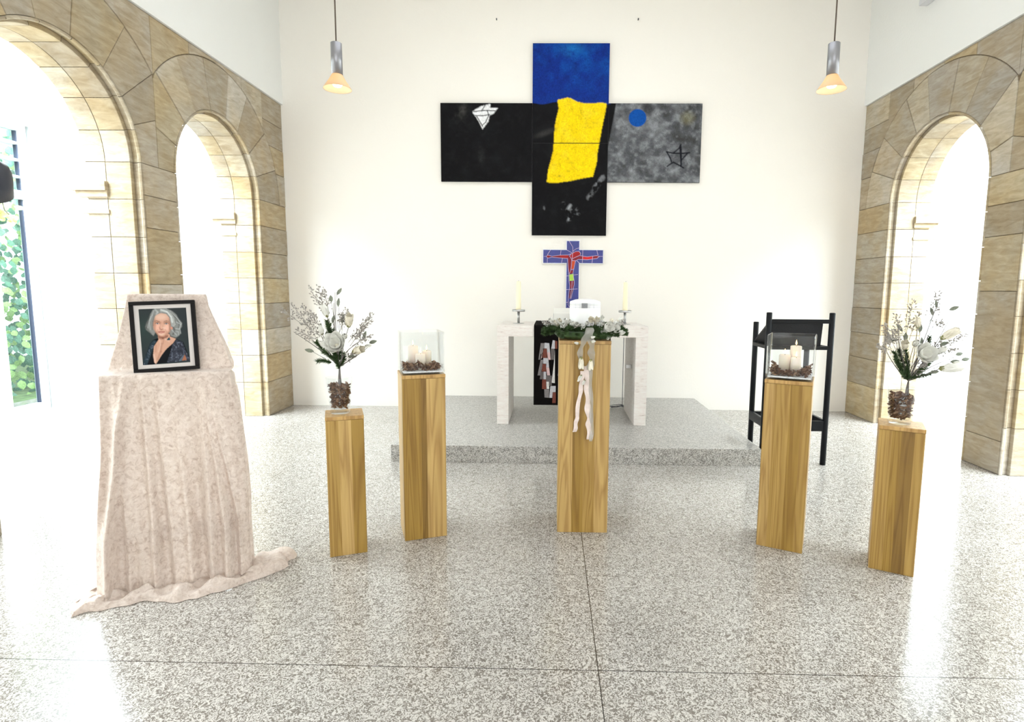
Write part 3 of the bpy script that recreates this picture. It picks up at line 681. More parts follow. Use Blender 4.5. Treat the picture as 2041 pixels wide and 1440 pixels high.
# ================================================================== CROSS-SHAPED PAINTING
pt = thing('painting', 'large cross-shaped painting of black, blue, yellow and grey canvases on the white wall', 'painting', (.21, YB, 2.17))
def paint(x0, x1, y0, y1):     # sketch units: 569 per metre across, 587 down
    nx = int((x1 - x0) / 4.3) + 1; ny = int((y1 - y0) / 4.3) + 1
    c = Canvas(x0, x1, y0, y1, nx, ny, rgb(13, 12, 15)); f1 = c.fuzz(22); f2 = c.fuzz(7, 3)
    c.mix(.35 * np.clip(f1 * 2 - 1, 0, 1), rgb(30, 33, 35)); c.mix(.25 * np.clip(f2 * 2 - 1.1, 0, 1), rgb(40, 40, 42))
    # blue field
    edge = 466 - 18 * np.exp(-((c.x - 900) / 60) ** 2) + 4 * np.sin(c.x / 23)
    bl = np.clip((edge - c.y) / 5 + .5, 0, 1) * (c.x > 690) * (c.x < 1222); c.mix(bl, rgb(14, 46, 132))
    c.mix(bl * np.clip(f1 * 1.6 - .6, 0, 1) * .8 * np.clip((420 - c.y) / 260 + .3, 0, 1), rgb(8, 80, 168)); c.mix(bl * .9 * np.exp(-(((c.x - 960) / 70) ** 2 + ((c.y - 105) / 40) ** 2)) * f2, rgb(30, 135, 215))
    c.mix(bl * .5 * np.clip(f2 * 2 - 1.1, 0, 1) , rgb(14, 26, 95))
    # grey canvas
    gr = (c.x > 1212).astype(float); sl = np.clip((c.x - (1262 - (c.y - 470) * .17)) / 8 + .5, 0, 1)
    if x0 > 1200:
        c.mix(gr * sl, rgb(88, 90, 94)); c.mix(gr * sl * np.clip(f1 * 2 - 1, 0, 1) * .8, rgb(150, 152, 156)); c.mix(gr * sl * np.clip(1 - f1 * 2.2, 0, 1) * .9, rgb(58, 58, 58)); c.mix(gr * sl * np.clip(f2 * 2 - 1, 0, 1) * .5, rgb(170, 172, 176))
        c.mix(gr * sl * .5 * np.clip(1 - f2 * 2, 0, 1), rgb(64, 62, 60))
        c.ell(1480, 500, 40, 40, rgb(45, 45, 48), .8, .8); c.ell(1410, 560, 60, 60, rgb(12, 76, 158), .08)
        c.ell(1750, 560, 45, 40, rgb(120, 115, 85), 1, .6)
        K = rgb(22, 22, 30)
        for st in ([(1616, 790), (1665, 800), (1730, 800), (1772, 795)], [(1665, 795), (1700, 765), (1710, 742), (1714, 775), (1718, 850), (1716, 888), (1735, 900)], [(1716, 888), (1665, 862), (1650, 870), (1622, 890)], [(1616, 790), (1640, 830), (1652, 860)], [(1720, 845), (1758, 800)]): c.stroke(st, 9, K)
        c.stroke([(1706, 750), (1718, 880)], 11, K)
    # yellow cloth
    yel = [(862, 440), (900, 432), (932, 424), (960, 432), (1000, 452), (1050, 463), (1100, 464), (1150, 458), (1198, 462), (1193, 510), (1183, 560), (1168, 640), (1156, 720), (1142, 800), (1138, 870), (1122, 930), (1114, 962), (1060, 972), (1000, 984), (960, 994), (910, 1000), (860, 1008), (796, 1004), (798, 960), (806, 910), (822, 850), (838, 780), (842, 700), (846, 620), (858, 560), (872, 500)]
    m = c.blur(c.mask(yel), 1); m = np.clip(m * 1.0 - .75 * np.clip(f2 * 3 - 2.1, 0, 1) * (np.clip((c.y - 900) / 100, 0, 1) + .25), 0, 1)
    c.mix(m, rgb(250, 212, 6)); c.mix(m * .35 * np.clip(f2 * 2 - 1, 0, 1), rgb(190, 158, 10)); c.mix(m * .4 * np.clip(1 - 2 * f1, 0, 1), rgb(255, 226, 60))
    c.stroke([(690, 733), (1205, 733)], 5, rgb(12, 12, 12), .85)
    # white marks on the left canvas
    Wt = rgb(238, 238, 240)
    if x0 < 100:
        c.mix(.6 * np.clip(f2 * 2 - .5, 0, 1) * np.exp(-(((c.x - 205 + (c.y - 520) * .3) / 34) ** 2 + ((c.y - 520) / 50) ** 2)), rgb(80, 80, 76))
        c.poly([(282, 520), (310, 500), (345, 482), (405, 468), (402, 492), (458, 494), (428, 532), (400, 545), (392, 585), (372, 612), (350, 640), (332, 600), (306, 556), (288, 535)], Wt, 1)
        for st in ([(290, 520), (360, 512), (440, 514)], [(300, 546), (350, 548), (398, 540)], [(384, 512), (394, 545), (372, 592), (350, 612)], [(312, 552), (340, 600), (352, 622)], [(345, 515), (368, 478)]): c.stroke(st, 6, rgb(15, 15, 18))
        c.mix(.35 * f2 * np.exp(-(((c.x - 340) / 22) ** 2 + ((c.y - 820) / 50) ** 2)), rgb(70, 72, 72))
    if y1 > 1200:
        for st, wd, a in (([(912, 1150), (905, 1185)], 16, .5), ([(960, 1165), (940, 1195)], 16, .9), ([(965, 1195), (955, 1225)], 8, .7), ([(1025, 1170), (990, 1215), (1020, 1225)], 9, .7), ([(962, 1245), (950, 1275)], 20, .8), ([(778, 1175), (780, 1220)], 5, .5), ([(1190, 965), (1130, 1050), (1085, 1110)], 26, .35), ([(1175, 960), (1120, 1035)], 8, .5)): c.stroke(st, wd, np.array(rgb(175, 178, 182)), a * np.clip(f2 * 3.4 - 1.3, 0, 1), 4)
    if x0 > 600 and x1 < 1300:
        c.ell(780, 665, 70, 18, rgb(70, 68, 66), 1, .45, -.35)
    return c.c
M_canvas = vcolmat('painted_canvas', .6, .3, 26, .1); M_edge = plain('canvas_edge', (.02, .02, .022), .7)
def canvas(x0, x1, y0, y1, label):
    X0, X1 = -1.355 + (x0 - 62) / 569.2 - .21, -1.355 + (x1 - 62) / 569.2 - .21; Z1, Z0 = 4.405 - (y0 - 63) / 587 - 2.17, 4.405 - (y1 - 63) / 587 - 2.17
    bm = bmesh.new(); box(bm, X0, X1, -.035, -.001, Z0, Z1); o = obj('canvas_panel', bm, M_edge, pt); o['label'] = label
    colour_grid('painted_surface', paint(x0, x1, y0, y1), lambda u, v: Vector((X0 + .001 + (X1 - X0 - .002) * u, -.0355, Z1 - .001 - (Z1 - Z0 - .002) * v)), M_canvas, o)
canvas(693, 1212, 63, 732.5, 'upper canvas, blue over black with the top of the yellow cloth'); canvas(693, 1212, 733.5, 1375, 'lower black canvas with the end of the yellow cloth')
canvas(62, 692, 462, 1000, 'left black canvas with a white diamond-like mark'); canvas(1213, 1848, 462, 1000, 'right grey canvas with a blue disc and a drawn star')

# ================================================================== LECTERN
lc = thing('lectern', 'black wooden lectern on four round posts behind the right candle pedestal', 'lectern', (2.11, 5.0, 0))
for x, xr_ in ((-.252, -.225), (.28, .25)):
    bm = bmesh.new(); lathe(bm, [(0, 0), (.024, 0), (.024, 1.322), (.020, 1.327), (0, 1.327)], 24, x, -.185); obj('post', bm, M_black, lc, False)
    bm = bmesh.new(); lathe(bm, [(0, 0), (.024, 0), (.024, 1.222), (.020, 1.227), (0, 1.227)], 24, xr_, .185); obj('post', bm, M_black, lc, False)
for z0, z1, y in ((1.235, 1.27, -.185), (1.010, 1.042, -.185), (.30, .39, -.185), (1.01, 1.042, .185), (.30, .39, .185)):
    bm = bevbox(-.245 if y < 0 else -.22, .275 if y < 0 else .245, y - .012, y + .012, z0, z1, .003); obj('crossbar', bm, M_black, lc)
for x in (-.24, .265):
    for z0, z1 in ((1.01, 1.04), (.32, .40)):
        bm = bevbox(x - .012, x + .012, -.18, .18, z0, z1, .003); obj('side_rail', bm, M_black, lc)
bm = bmesh.new()
pl = [(-.235, 1.262), (.215, 1.262), (.205, 1.03), (-.235, 1.03)]
a = [Vector((x, -.172 if z > 1.2 else -.165, z)) for x, z in pl]; prism(bm, a, (0, 1, 0), 0, .02); fixn(bm); bmesh.ops.bevel(bm, geom=bm.edges[:], offset=.003, segments=2, affect='EDGES')
obj('front_panel', bm, M_leather, lc)
bm = bmesh.new(); prism(bm, [Vector((-.24, -.17, 1.262)), Vector((.22, -.17, 1.262)), Vector((.22, .17, 1.06)), Vector((-.24, .17, 1.06))], (0, 0, 1), -.018, 0); fixn(bm); obj('desk_board', bm, M_leather, lc)

# ================================================================== PENDANT LAMPS
def pendant(x, y, label):
    t = thing('pendant_lamp', label, 'lamp', (x, y, 2.72), group='lit pendant lamps')
    bm = bmesh.new(); tube(bm, [(0, 0, .268), (0, 0, ZC - 2.72)], .0045, 8); obj('cable', bm, plain('brown_cable', (.10, .07, .05), .7), t)
    bm = bmesh.new(); lathe(bm, [(0, .270), (.030, .270), (.0335, .267), (.0335, .085), (.030, .085), (.030, .26), (0, .262)], 40); obj('housing', bm, M_alu, t)
    bm = bmesh.new(); pr = [(.0300, .088), (.034, .080), (.050, .052), (.068, .026), (.083, .004), (.085, 0)]
    lathe(bm, pr + [(r - .002, z + .0005) for r, z in pr[::-1]], 48); m, nt, b = newmat('frosted_shade')
    b.inputs['Base Color'].default_value = (.40, .35, .31, 1); b.inputs['Roughness'].default_value = .4
    tl = N(nt, 'ShaderNodeBsdfTranslucent'); tl.inputs[0].default_value = (.9, .74, .45, 1); mx = N(nt, 'ShaderNodeMixShader'); mx.inputs[0].default_value = .4
    L(nt, b.outputs[0], mx.inputs[1]); L(nt, tl.outputs[0], mx.inputs[2]); L(nt, mx.outputs[0], nt.nodes['Material Output'].inputs[0]); obj('shade', bm, m, t)
    bm = bmesh.new(); lathe(bm, [(0, .012), (.022, .016), (.033, .032), (.030, .052), (.018, .072), (.016, .09)], 24); obj('bulb', bm, emis('warm_bulb', (1, .78, .5), 8), t, True)
    l = bpy.data.lights.new('bulb_light', 'POINT'); l.energy = .9; l.color = (1, .75, .48); l.shadow_soft_size = .03
    lo = bpy.data.objects.new('bulb_light', l); link(lo, t); lo.location = (0, 0, -.0)
pendant(-1.329, 3.6, 'lit pendant lamp with grey cylinder and glass cone hanging at the left')
pendant(1.688, 3.6, 'lit pendant lamp with grey cylinder and glass cone hanging at the right')

# ================================================================== WALL SPOTLIGHT at the left edge
sp = thing('wall_spotlight', 'dark grey round lamp head on the left stone pier', 'lamp', (XL + .0, 3.0, 2.08))
Mr = Matrix.Translation(Vector((.19, .13, .0))) @ Matrix.Rotation(math.radians(28), 4, 'Y') @ Matrix.Rotation(math.radians(24), 4, 'X')
bm = bmesh.new(); lathe(bm, [(0, .115), (.055, .108), (.088, .085), (.1, .05), (.103, 0), (.103, -.085), (.097, -.085), (.09, -.03), (0, -.02)], 40, M=Mr); obj('head', bm, M_dark, sp, True)
bm = bmesh.new(); tube(bm, [(0.0, .06, .0), (.1, .1, .02), (.2, .2, .05)], .014, 8); lathe(bm, [(0, 0), (.045, 0), (.045, .02), (0, .02)], 24, M=Matrix.Translation((-.002, .06, 0)) @ Matrix.Rotation(PI / 2, 4, 'Y')); obj('bracket', bm, M_dark, sp)

# ================================================================== PEDESTALS
OCH, DRK, LGT, MID = (.42, .265, .07), (.23, .13, .025), (.52, .345, .125), (.34, .205, .04)
def pedestal(FL, FR, H, strips, label, lidh=.022):
    FLv, FRv = Vector((*FL, 0)), Vector((*FR, 0)); e = (FRv - FLv); wdt = e.length; ang = math.atan2(e.y, e.x); nb = Vector((-e.y, e.x, 0)).normalized()
    c = (FLv + FRv) / 2 + nb * wdt / 2; t = thing('pedestal', label, 'pedestal', c, ang, group='wooden pedestals set in a curve')
    h = wdt / 2; zt = H - lidh; bm = bmesh.new()
    for side in range(4):
        Rm = Matrix.Rotation(side * PI / 2, 4, 'Z'); st = strips if side == 0 else [(a, random.Random(side * 7 + len(label) + i).choice((OCH, LGT, MID))) for i, (a, _) in enumerate(strips)]
        u = 0
        cuts = [0] + [s[0] for s in st]
        for i, (a, col) in enumerate(st):
            xa, xb = -h + wdt * cuts[i], -h + wdt * a; b_ = .004
            ya = -h; pts = [(max(xa, -h + b_), ya, .001), (min(xb, h - b_), ya, .001), (min(xb, h - b_), ya, zt), (max(xa, -h + b_), ya, zt)]
            f = bm.faces.new([bm.verts.new(Rm @ Vector(q)) for q in pts]); tint_faces(bm, [f], col)
        f = bm.faces.new([bm.verts.new(Rm @ Vector(q)) for q in ((h - b_, -h, .001), (h, -h + b_, .001), (h, -h + b_, zt), (h - b_, -h, zt))]); tint_faces(bm, [f], st[-1][1])
    f = bm.faces.new([bm.verts.new((x, y, zt)) for x, y in ((-h, -h), (h, -h), (h, h), (-h, h))]); tint_faces(bm, [f], OCH)
    f = bm.faces.new([bm.verts.new((x, y, .001)) for x, y in ((-h, -h), (-h, h), (h, h), (h, -h))]); tint_faces(bm, [f], OCH)
    obj('body', bm, M_wood, t)
    bm = bevbox(-h - .001, h + .001, -h - .001, h + .001, zt + .0012, H, .002); tint_faces(bm, bm.faces, (.50, .31, .11) if lidh > .01 else OCH)
    # end-grain runs across the lid
    o = obj('lid', bm, M_wood, t); return t, c, ang, wdt
P1 = pedestal((-1.223, 2.971), (-1.036, 3.044), .80, [(.33, OCH), (.66, LGT), (1, MID)], 'short wooden pedestal under the left flower vase')
P2 = pedestal((-.857, 3.188), (-.622, 3.277), 1.0, [(.42, MID), (.55, DRK), (.8, LGT), (1, LGT)], 'medium wooden pedestal under the left glass candle box')
P3 = pedestal((.052, 3.352), (.363, 3.352), 1.2, [(.28, LGT), (.5, MID), (.72, OCH), (1, LGT)], 'tallest wooden pedestal in the centre under the urn')
P4 = pedestal((1.237, 3.220), (1.460, 3.108), 1.0, [(.22, LGT), (.55, OCH), (.8, MID), (1, OCH)], 'medium wooden pedestal under the right glass candle box')
P5 = pedestal((1.754, 2.957), (1.937, 2.858), .80, [(.3, OCH), (.5, MID), (.78, DRK), (1, OCH)], 'short wooden pedestal under the right flower vase')

# ================================================================== BARK CHIPS, GLASS, CANDLES
M_chip = vcolmat('bark', .85, .3, 60)
def chip(bm, c, r, s=1.0):
    g_ = r.choice(((.10, .045, .025), (.17, .085, .05), (.24, .13, .075), (.33, .20, .12), (.13, .06, .035)))
    fs_ = []
    ln, wd, th = r.uniform(.018, .036) * s, r.uniform(.007, .013) * s, r.uniform(.003, .006) * s
    Rm = Matrix.Translation(c) @ Matrix.Rotation(r.uniform(0, 6.3), 4, 'Z') @ Matrix.Rotation(r.uniform(-.8, .8), 4, 'X') @ Matrix.Rotation(r.uniform(-.9, .9), 4, 'Y')
    rows = []; bend = r.uniform(-.25, .25) * ln
    for k in range(4):
        t = k / 3 - .5; w2 = wd * (1 if 0 < k < 3 else r.uniform(.4, .8)) / 2; z = bend * (t * t * 4 - .5) * .6
        rows.append([bm.verts.new(Rm @ Vector((t * ln, y, z + zz))) for y, zz in ((-w2, -th / 2), (w2, -th / 2), (w2 * .8, th / 2), (-w2 * .8, th / 2))])
    for a, b_ in zip(rows[:-1], rows[1:]):
        for i in range(4): fs_.append(bm.faces.new((a[i], a[(i + 1) % 4], b_[(i + 1) % 4], b_[i])))
    fs_ += [bm.faces.new(rows[0][::-1]), bm.faces.new(rows[-1])]; tint_faces(bm, fs_, g_)
def glassbox(ped, H, size, hgt, rotoff, candles, l1, l2, side, off=(0, 0), seed=1):
    t0, c, ang, wd = ped; base = Vector((c.x, c.y, H + .0006)); Rz = Matrix.Rotation(ang + rotoff, 4, 'Z'); base += Rz @ Vector((*off, 0)); h = size / 2; g = .006; b_ = .014
    def sq(hh, z, bv):   # rounded square ring
        pts = []
        for qx, qy, a0 in ((1, 1, 0), (-1, 1, PI / 2), (-1, -1, PI), (1, -1, 1.5 * PI)):
            for k in range(5):
                a = a0 + k * PI / 8; pts.append(Vector((qx * (hh - bv) + bv * math.cos(a), qy * (hh - bv) + bv * math.sin(a), z)))
        return pts
    bm = bmesh.new(); rings = [sq(h - .010, 0, b_ - .004), sq(h - .002, .006, b_), sq(h, .014, b_), sq(h, hgt - .002, b_), sq(h - .002, hgt, b_), sq(h - g + .001, hgt, b_ * .6), sq(h - g, hgt - .003, b_ * .6), sq(h - g, .016, b_ * .6), sq(h - g - .006, .011, b_ * .6)]
    rv_ = [[bm.verts.new(p) for p in r] for r in rings]; n = len(rv_[0])
    for a, q in zip(rv_[:-1], rv_[1:]):
        for i in range(n): f = bm.faces.new((a[i], a[(i + 1) % n], q[(i + 1) % n], q[i])); f.smooth = True
    bm.faces.new(rv_[0][::-1]); bm.faces.new(rv_[-1]); fixn(bm)
    o = obj('glass_box', bm, M_glass, None, False, base, ang + rotoff); tag(o, l1, 'glass box', 'glass candle boxes')
    r = random.Random(seed); bm = bmesh.new()
    for i in range(430):
        x, y = r.uniform(-1, 1), r.uniform(-1, 1); m = h - g - .016; mound = .016 + .036 * max(abs(x), abs(y)) ** 3 * (0.75 + .35 * math.sin(3 * x + seed))
        z = .0165 + r.random() * mound + .004
        chip(bm, Vector((x * m, y * m, z + .006)), r, .95)
    box(bm, -h + g + .006, h - g - .006, -h + g + .006, h - g - .006, .0115, .02)
    o = obj('bark_chips', bm, M_chip, None, False, base, ang + rotoff); tag(o, f'brown bark chips covering the bottom of the {side} glass box', 'bark chips', kind='stuff')
    for x, y, rad, hh, lit, lab in candles:
        cpos = base + Rz @ Vector((x, y, .0205)); t = thing('pillar_candle', lab, 'candle', cpos, 0, group='pillar candles in the glass boxes')
        bm = bmesh.new(); lathe(bm, [(0, 0), (rad, 0), (rad, hh - .004), (rad - .004, hh), (rad * .6, hh - .003), (0, hh - .008)], 32); obj('wax', bm, M_wax, t, True)
        bm = bmesh.new(); tube(bm, [(0, 0, hh - .008), (.001, 0, hh + .008)], .0012, 6); obj('wick', bm, M_wick, t)
        bm = bmesh.new(); lathe(bm, [(0, hh + .004), (.0035, hh + .009), (.0045, hh + .015), (.003, hh + .024), (0, hh + .036)], 12); obj('flame', bm, M_flame, t, True)
glassbox(P2, 1.0, .250, .25, 0, [(-.038, .055, .031, .135, 1, 'tallest pale pillar candle at the back left of the left glass box'), (-.004, -.03, .030, .094, 1, 'short pillar candle in front in the left glass box'), (.042, .035, .028, .105, 1, 'medium pillar candle at the back right of the left glass box')],
         'clear square glass box with three candles on the left medium pedestal', '', 'left', seed=2)
glassbox(P4, 1.0, .250, .255, 0, [(-.035, -.005, .031, .115, 1, 'thick pillar candle at the left of the right glass box'), (.02, .05, .031, .165, 1, 'tallest pillar candle at the back of the right glass box'), (.028, -.035, .028, .105, 1, 'short pillar candle in front in the right glass box')],
         'clear square glass box with three candles on the right medium pedestal', '', 'right', seed=5)

def vase(ped, H, off, label, side, seed, scale=1.0, rb=.052, rt=.072, hv=.205, fill=.165):
    t0, c, ang, wd = ped; base = Vector((c.x + off[0], c.y + off[1], H + .0006))
    bm = bmesh.new(); pr = [(0, 0), (rb - .003, 0), (rb, .003), (rt, hv - .002), (rt - .001, hv), (rt - .0035, hv), (rt - .005, hv - .002), (rb - .002, .032), (rb - .008, .024), (0, .022)]
    lathe(bm, [(r * scale, z * scale) for r, z in pr], 48); o = obj('glass_vase', bm, M_glass, None, True, base); tag(o, label, 'vase', 'glass vases on the short pedestals')
    r = random.Random(seed); bm = bmesh.new(); z0 = .028
    for i in range(480):
        z = r.uniform(z0 + .008, fill); rr = (rb + (rt - rb) * z / hv - .0135) * (math.sqrt(r.uniform(.25, 1)) if z < fill - .02 else math.sqrt(r.random())); a = r.uniform(0, 6.3)
        chip(bm, Vector((rr * math.cos(a), rr * math.sin(a), z)) * scale, r, 1.05)
    lathe(bm, [(0, .030), (rb - .024, .032), (rt - .036, fill - .02), (0, fill - .018)], 20)
    o = obj('bark_chips', bm, M_chip, None, False, base); tag(o, f'brown bark chips filling the {side} glass vase', 'bark chips', kind='stuff')
    return base
V1 = vase(P1, .80, (-.020, -.005), 'clear conical glass vase on the left short pedestal', 'left', 21)
V5 = vase(P5, .80, (-.008, .004), 'clear conical glass vase on the right short pedestal', 'right', 22)

# ================================================================== FLOWERS
def petal(bm, M, ln, wd, cup=.5, tip=.15, nu=6, nv=5, mi=0):
    g = []
    for i in range(nu + 1):
        t = i / nu; wv = wd * math.sin(PI * min(1, (t * .86 + .10))) ** .7 * (1 - .15 * t); row = []
        for j in range(nv + 1):
            s = j / nv * 2 - 1; ang = cup * t * 1.3
            x = s * wv * .5; y = ln * math.sin(ang) / (cup * 1.3 + 1e-6) if cup > .01 else ln * t
            z = ln * (1 - math.cos(ang)) / (cup * 1.3 + 1e-6) if cup > .01 else 0
            z += (s * s) * wv * .35 - tip * ln * max(0, t - .75)
            row.append(bm.verts.new(M @ Vector((x, y, z))))
        g.append(row)
    for i in range(nu):
        for j in range(nv):
            f = bm.faces.new((g[i][j], g[i][j + 1], g[i + 1][j + 1], g[i + 1][j])); f.smooth = True; f.material_index = mi
def aim(loc_, d, roll=0):
    z = Vector(d).normalized(); x = z.cross(Vector((0, 0, 1)))
    if x.length < .1: x = z.cross(Vector((0, 1, 0)))
    x.normalize(); y = z.cross(x); return Matrix.Translation(loc_) @ Matrix((x, y, z)).transposed().to_4x4() @ Matrix.Rotation(roll, 4, 'Z')
def blossom(parent, pos, d, size, openness, m=M_petal, name='blossom', rnd=random.Random(1)):
    """openness 0 bud .. 1 wide open; size = overall diameter/length"""
    bm = bmesh.new(); B = aim(Vector(pos), d, rnd.uniform(0, 6)); n1, n2 = (6, 4) if openness > .4 else (4, 3)
    for ring, n, ln, el in ((0, n1, size * (.52 if openness > .4 else .85), openness), (1, n2, size * (.42 if openness > .4 else .8), openness * .55)):
        for k in range(n):
            tilt = PI / 2 - el * 1.15 - ring * .15; M = B @ Matrix.Rotation(k * 2 * PI / n + ring * .5 + rnd.uniform(-.12, .12), 4, 'Z') @ Matrix.Translation((0, size * .03, 0)) @ Matrix.Rotation(tilt, 4, 'X')
            petal(bm, M, ln * rnd.uniform(.92, 1.05), ln * (.85 if openness > .4 else .55), .5 + .25 * (1 - openness) if openness > .4 else .25, -.2)
    o = obj(name, bm, m, parent)
    bm = bmesh.new()
    if openness > .4: lathe(bm, [(0, 0), (size * .06, size * .02), (size * .05, size * .12), (0, size * .16)], 10, M=B); 
    else: lathe(bm, [(0, -size * .08), (size * .10, 0), (size * .12, size * .12), (size * .06, size * .2), (0, size * .22)], 10, M=B)
    obj('calyx' if openness <= .4 else 'centre', bm, M_calyx if openness <= .4 else M_cream, o, True); return o
def branch_pts(a, b, bow=.02, n=7, r=random):
    a, b = Vector(a), Vector(b); k = rv(r, 1) * bow; return [a.lerp(b, i / n) + k * math.sin(PI * i / n) for i in range(n + 1)]
def fir(bm, pts, ln=.022, dens=3, r=random, wd=.0012, step=.004):
    wd *= 1.5
    for a, b in zip(pts[:-1], pts[1:]):
        d = (b - a); L_ = d.length; d.normalize(); k = max(1, int(L_ / step))
        for i in range(k):
            p = a.lerp(b, i / k)
            for _ in range(dens):
                s = rv(r); s = (s - d * s.dot(d)).normalized(); v = (s + d * .75).normalized() * ln * r.uniform(.7, 1.1); w_ = v.cross(d).normalized() * wd
                q = [bm.verts.new(p + w_), bm.verts.new(p - w_), bm.verts.new(p + v)]; bm.faces.new(q)
                q = [bm.verts.new(p + w_.cross(v).normalized() * wd), bm.verts.new(p - w_.cross(v).normalized() * wd), bm.verts.new(p + v)]; bm.faces.new(q)
def podspray(bm, a, b, n, spread, r, rad=.0048):
    a, b = Vector(a), Vector(b); tube(bm, [a, a.lerp(b, .5) + rv(r, .008), b], [.0016, .0012, .0008], 4)
    for i in range(n):
        t = .25 + .75 * (i + r.random()) / n; p = a.lerp(b, t); q = p + (rv(r, 1) + (b - a).normalized() * .8).normalized() * spread * r.uniform(.4, 1) * (1.25 - t * .8)
        tube(bm, [p, q], .0006, 3, False)
        m = aim(q, q - p); rr = rad * r.uniform(.7, 1.15)
        lathe(bm, [(0, -rr * .2), (rr * .8, rr * .7), (rr * .6, rr * 1.8), (0, rr * 2.5)], 5, M=m)
def bouquet(base, label, seed, trunk, stems, firs, sprays, flowers, leaves, side):
    """all positions in millimetres from the vase foot: (across, up)"""
    r = random.Random(seed); t = thing('bouquet', label, 'bouquet', base, 0, group='artificial bouquets in the glass vases')
    def V(q, dy=None): return Vector((q[0] / 1000, (r.uniform(-45, 45) if dy is None else dy) / 1000, q[1] / 1000))
    fork = V(trunk[1], 0)
    bm = bmesh.new()
    for k in range(5): tube(bm, [V(trunk[0], 0) + Vector((.006 * math.cos(k * 1.3), .006 * math.sin(k * 1.3), -.05)), V(trunk[0], 0) + Vector((.005 * math.cos(k * 1.3), .005 * math.sin(k * 1.3), 0)), fork], [.005, .0045, .004], 6)
    obj('trunk', bm, M_twig, t)
    bm = bmesh.new()
    for s in stems:
        e = V(s, r.uniform(-30, 30)); tube(bm, branch_pts(fork, e, .018, 6, r), [.0034, .003, .0026, .0023, .002, .0016, .0012], 5)
    for pos, *_ in flowers: tube(bm, branch_pts(fork + Vector((0, 0, .0)), V(pos, -18), .014, 5, r), .0018, 5)
    for pos, _ in leaves: tube(bm, branch_pts(fork.lerp(V(pos, 0), .5), V(pos, 0), .008, 4, r), .0011, 4)
    obj('stems', bm, M_twig, t)
    for a, b in firs:
        bm = bmesh.new(); p = branch_pts(V(a, r.uniform(-15, 10)), V(b, r.uniform(-25, 15)), .01, 6, r); tube(bm, p, .002, 5); fir(bm, p, .025, 8, r, .0012, .003); obj('fir_sprig', bm, M_fir, t)
    for a, b, n in sprays:
        bm = bmesh.new(); podspray(bm, V(a, r.uniform(-10, 10)), V(b, r.uniform(-40, 40)), n, .034, r); obj('berry_spray', bm, M_berry, t)
    for pos, d, size, op, mat_ in flowers:
        blossom(t, V(pos, -34 if op > .6 else -20), d, size / 1000 * (1.05 if op > .6 else 1.3), op, mat_, rnd=r)
    for pos, d in leaves:
        bm = bmesh.new(); dd = Vector((d[0], r.uniform(-.4, .2), d[1])).normalized(); leafmesh(bm, V(pos, 0) - dd * .015, Vector((0, -1, .3)) + rv(r, .3), dd, .052, .022, curl=.3); obj('leaf', bm, M_leaf, t)
    return t
b1 = bouquet(V1, 'bouquet of white magnolias, fir and silvery sprays in the left vase', 7, [(2, 178), (4, 265)],
    [(-6, 434), (-17, 619), (4, 678), (-140, 410), (-250, 455), (-120, 480), (120, 400), (190, 390)],
    [((-30, 420), (-62, 522)), ((-25, 400), (-42, 510)), ((-38, 287), (-114, 294)), ((-20, 300), (-80, 347)), ((-60, 340), (-120, 405)), ((5, 300), (15, 420)), ((-10, 300), (-35, 420)), ((5, 265), (-30, 350)), ((8, 265), (35, 340)), ((-38, 400), (-30, 470)), ((5, 250), (5, 330))],
    [((-90, 400), (-243, 463), 46), ((-120, 420), (-254, 605), 46), ((-100, 430), (-208, 603), 44), ((-80, 460), (-140, 566), 40), ((-50, 520), (-109, 700), 46), ((-60, 560), (-162, 698), 30), ((-40, 560), (-81, 690), 34), ((-200, 500), (-290, 580), 26),
     ((60, 400), (204, 552), 50), ((70, 380), (134, 474), 40), ((10, 450), (59, 580), 46), ((80, 380), (181, 441), 36), ((20, 300), (80, 330), 24), ((-60, 400), (-200, 500), 40), ((20, 470), (20, 560), 30), ((90, 430), (180, 520), 36)],
    [((10, 382), (.1, -1, .45), 168, .93, M_petal), ((70, 490), (.25, -.5, .8), 78, .38, M_cream), ((-47, 545), (-.15, -.4, .9), 70, .3, M_petal), ((-80, 446), (0, -.4, .9), 52, .25, M_petal), ((-68, 380), (-.2, -.7, .7), 62, .42, M_petal), ((92, 350), (.75, -.5, .25), 80, .38, M_cream), ((160, 384), (.9, -.2, .1), 34, .15, M_petal), ((45, 425), (.3, -.7, .6), 60, .45, M_petal)],
    [((4, 675), (.3, 1)), ((10, 612), (.2, 1)), ((-32, 637), (-.3, 1)), ((148, 432), (.4, 1)), ((187, 402), (1, .25)), ((-28, 520), (0, 1)), ((64, 322), (1, .1)), ((-150, 350), (-1, .2)), ((-60, 430), (-.2, 1)), ((-100, 470), (0, 1)), ((30, 520), (.1, 1)), ((-20, 430), (0, 1))], 'left')
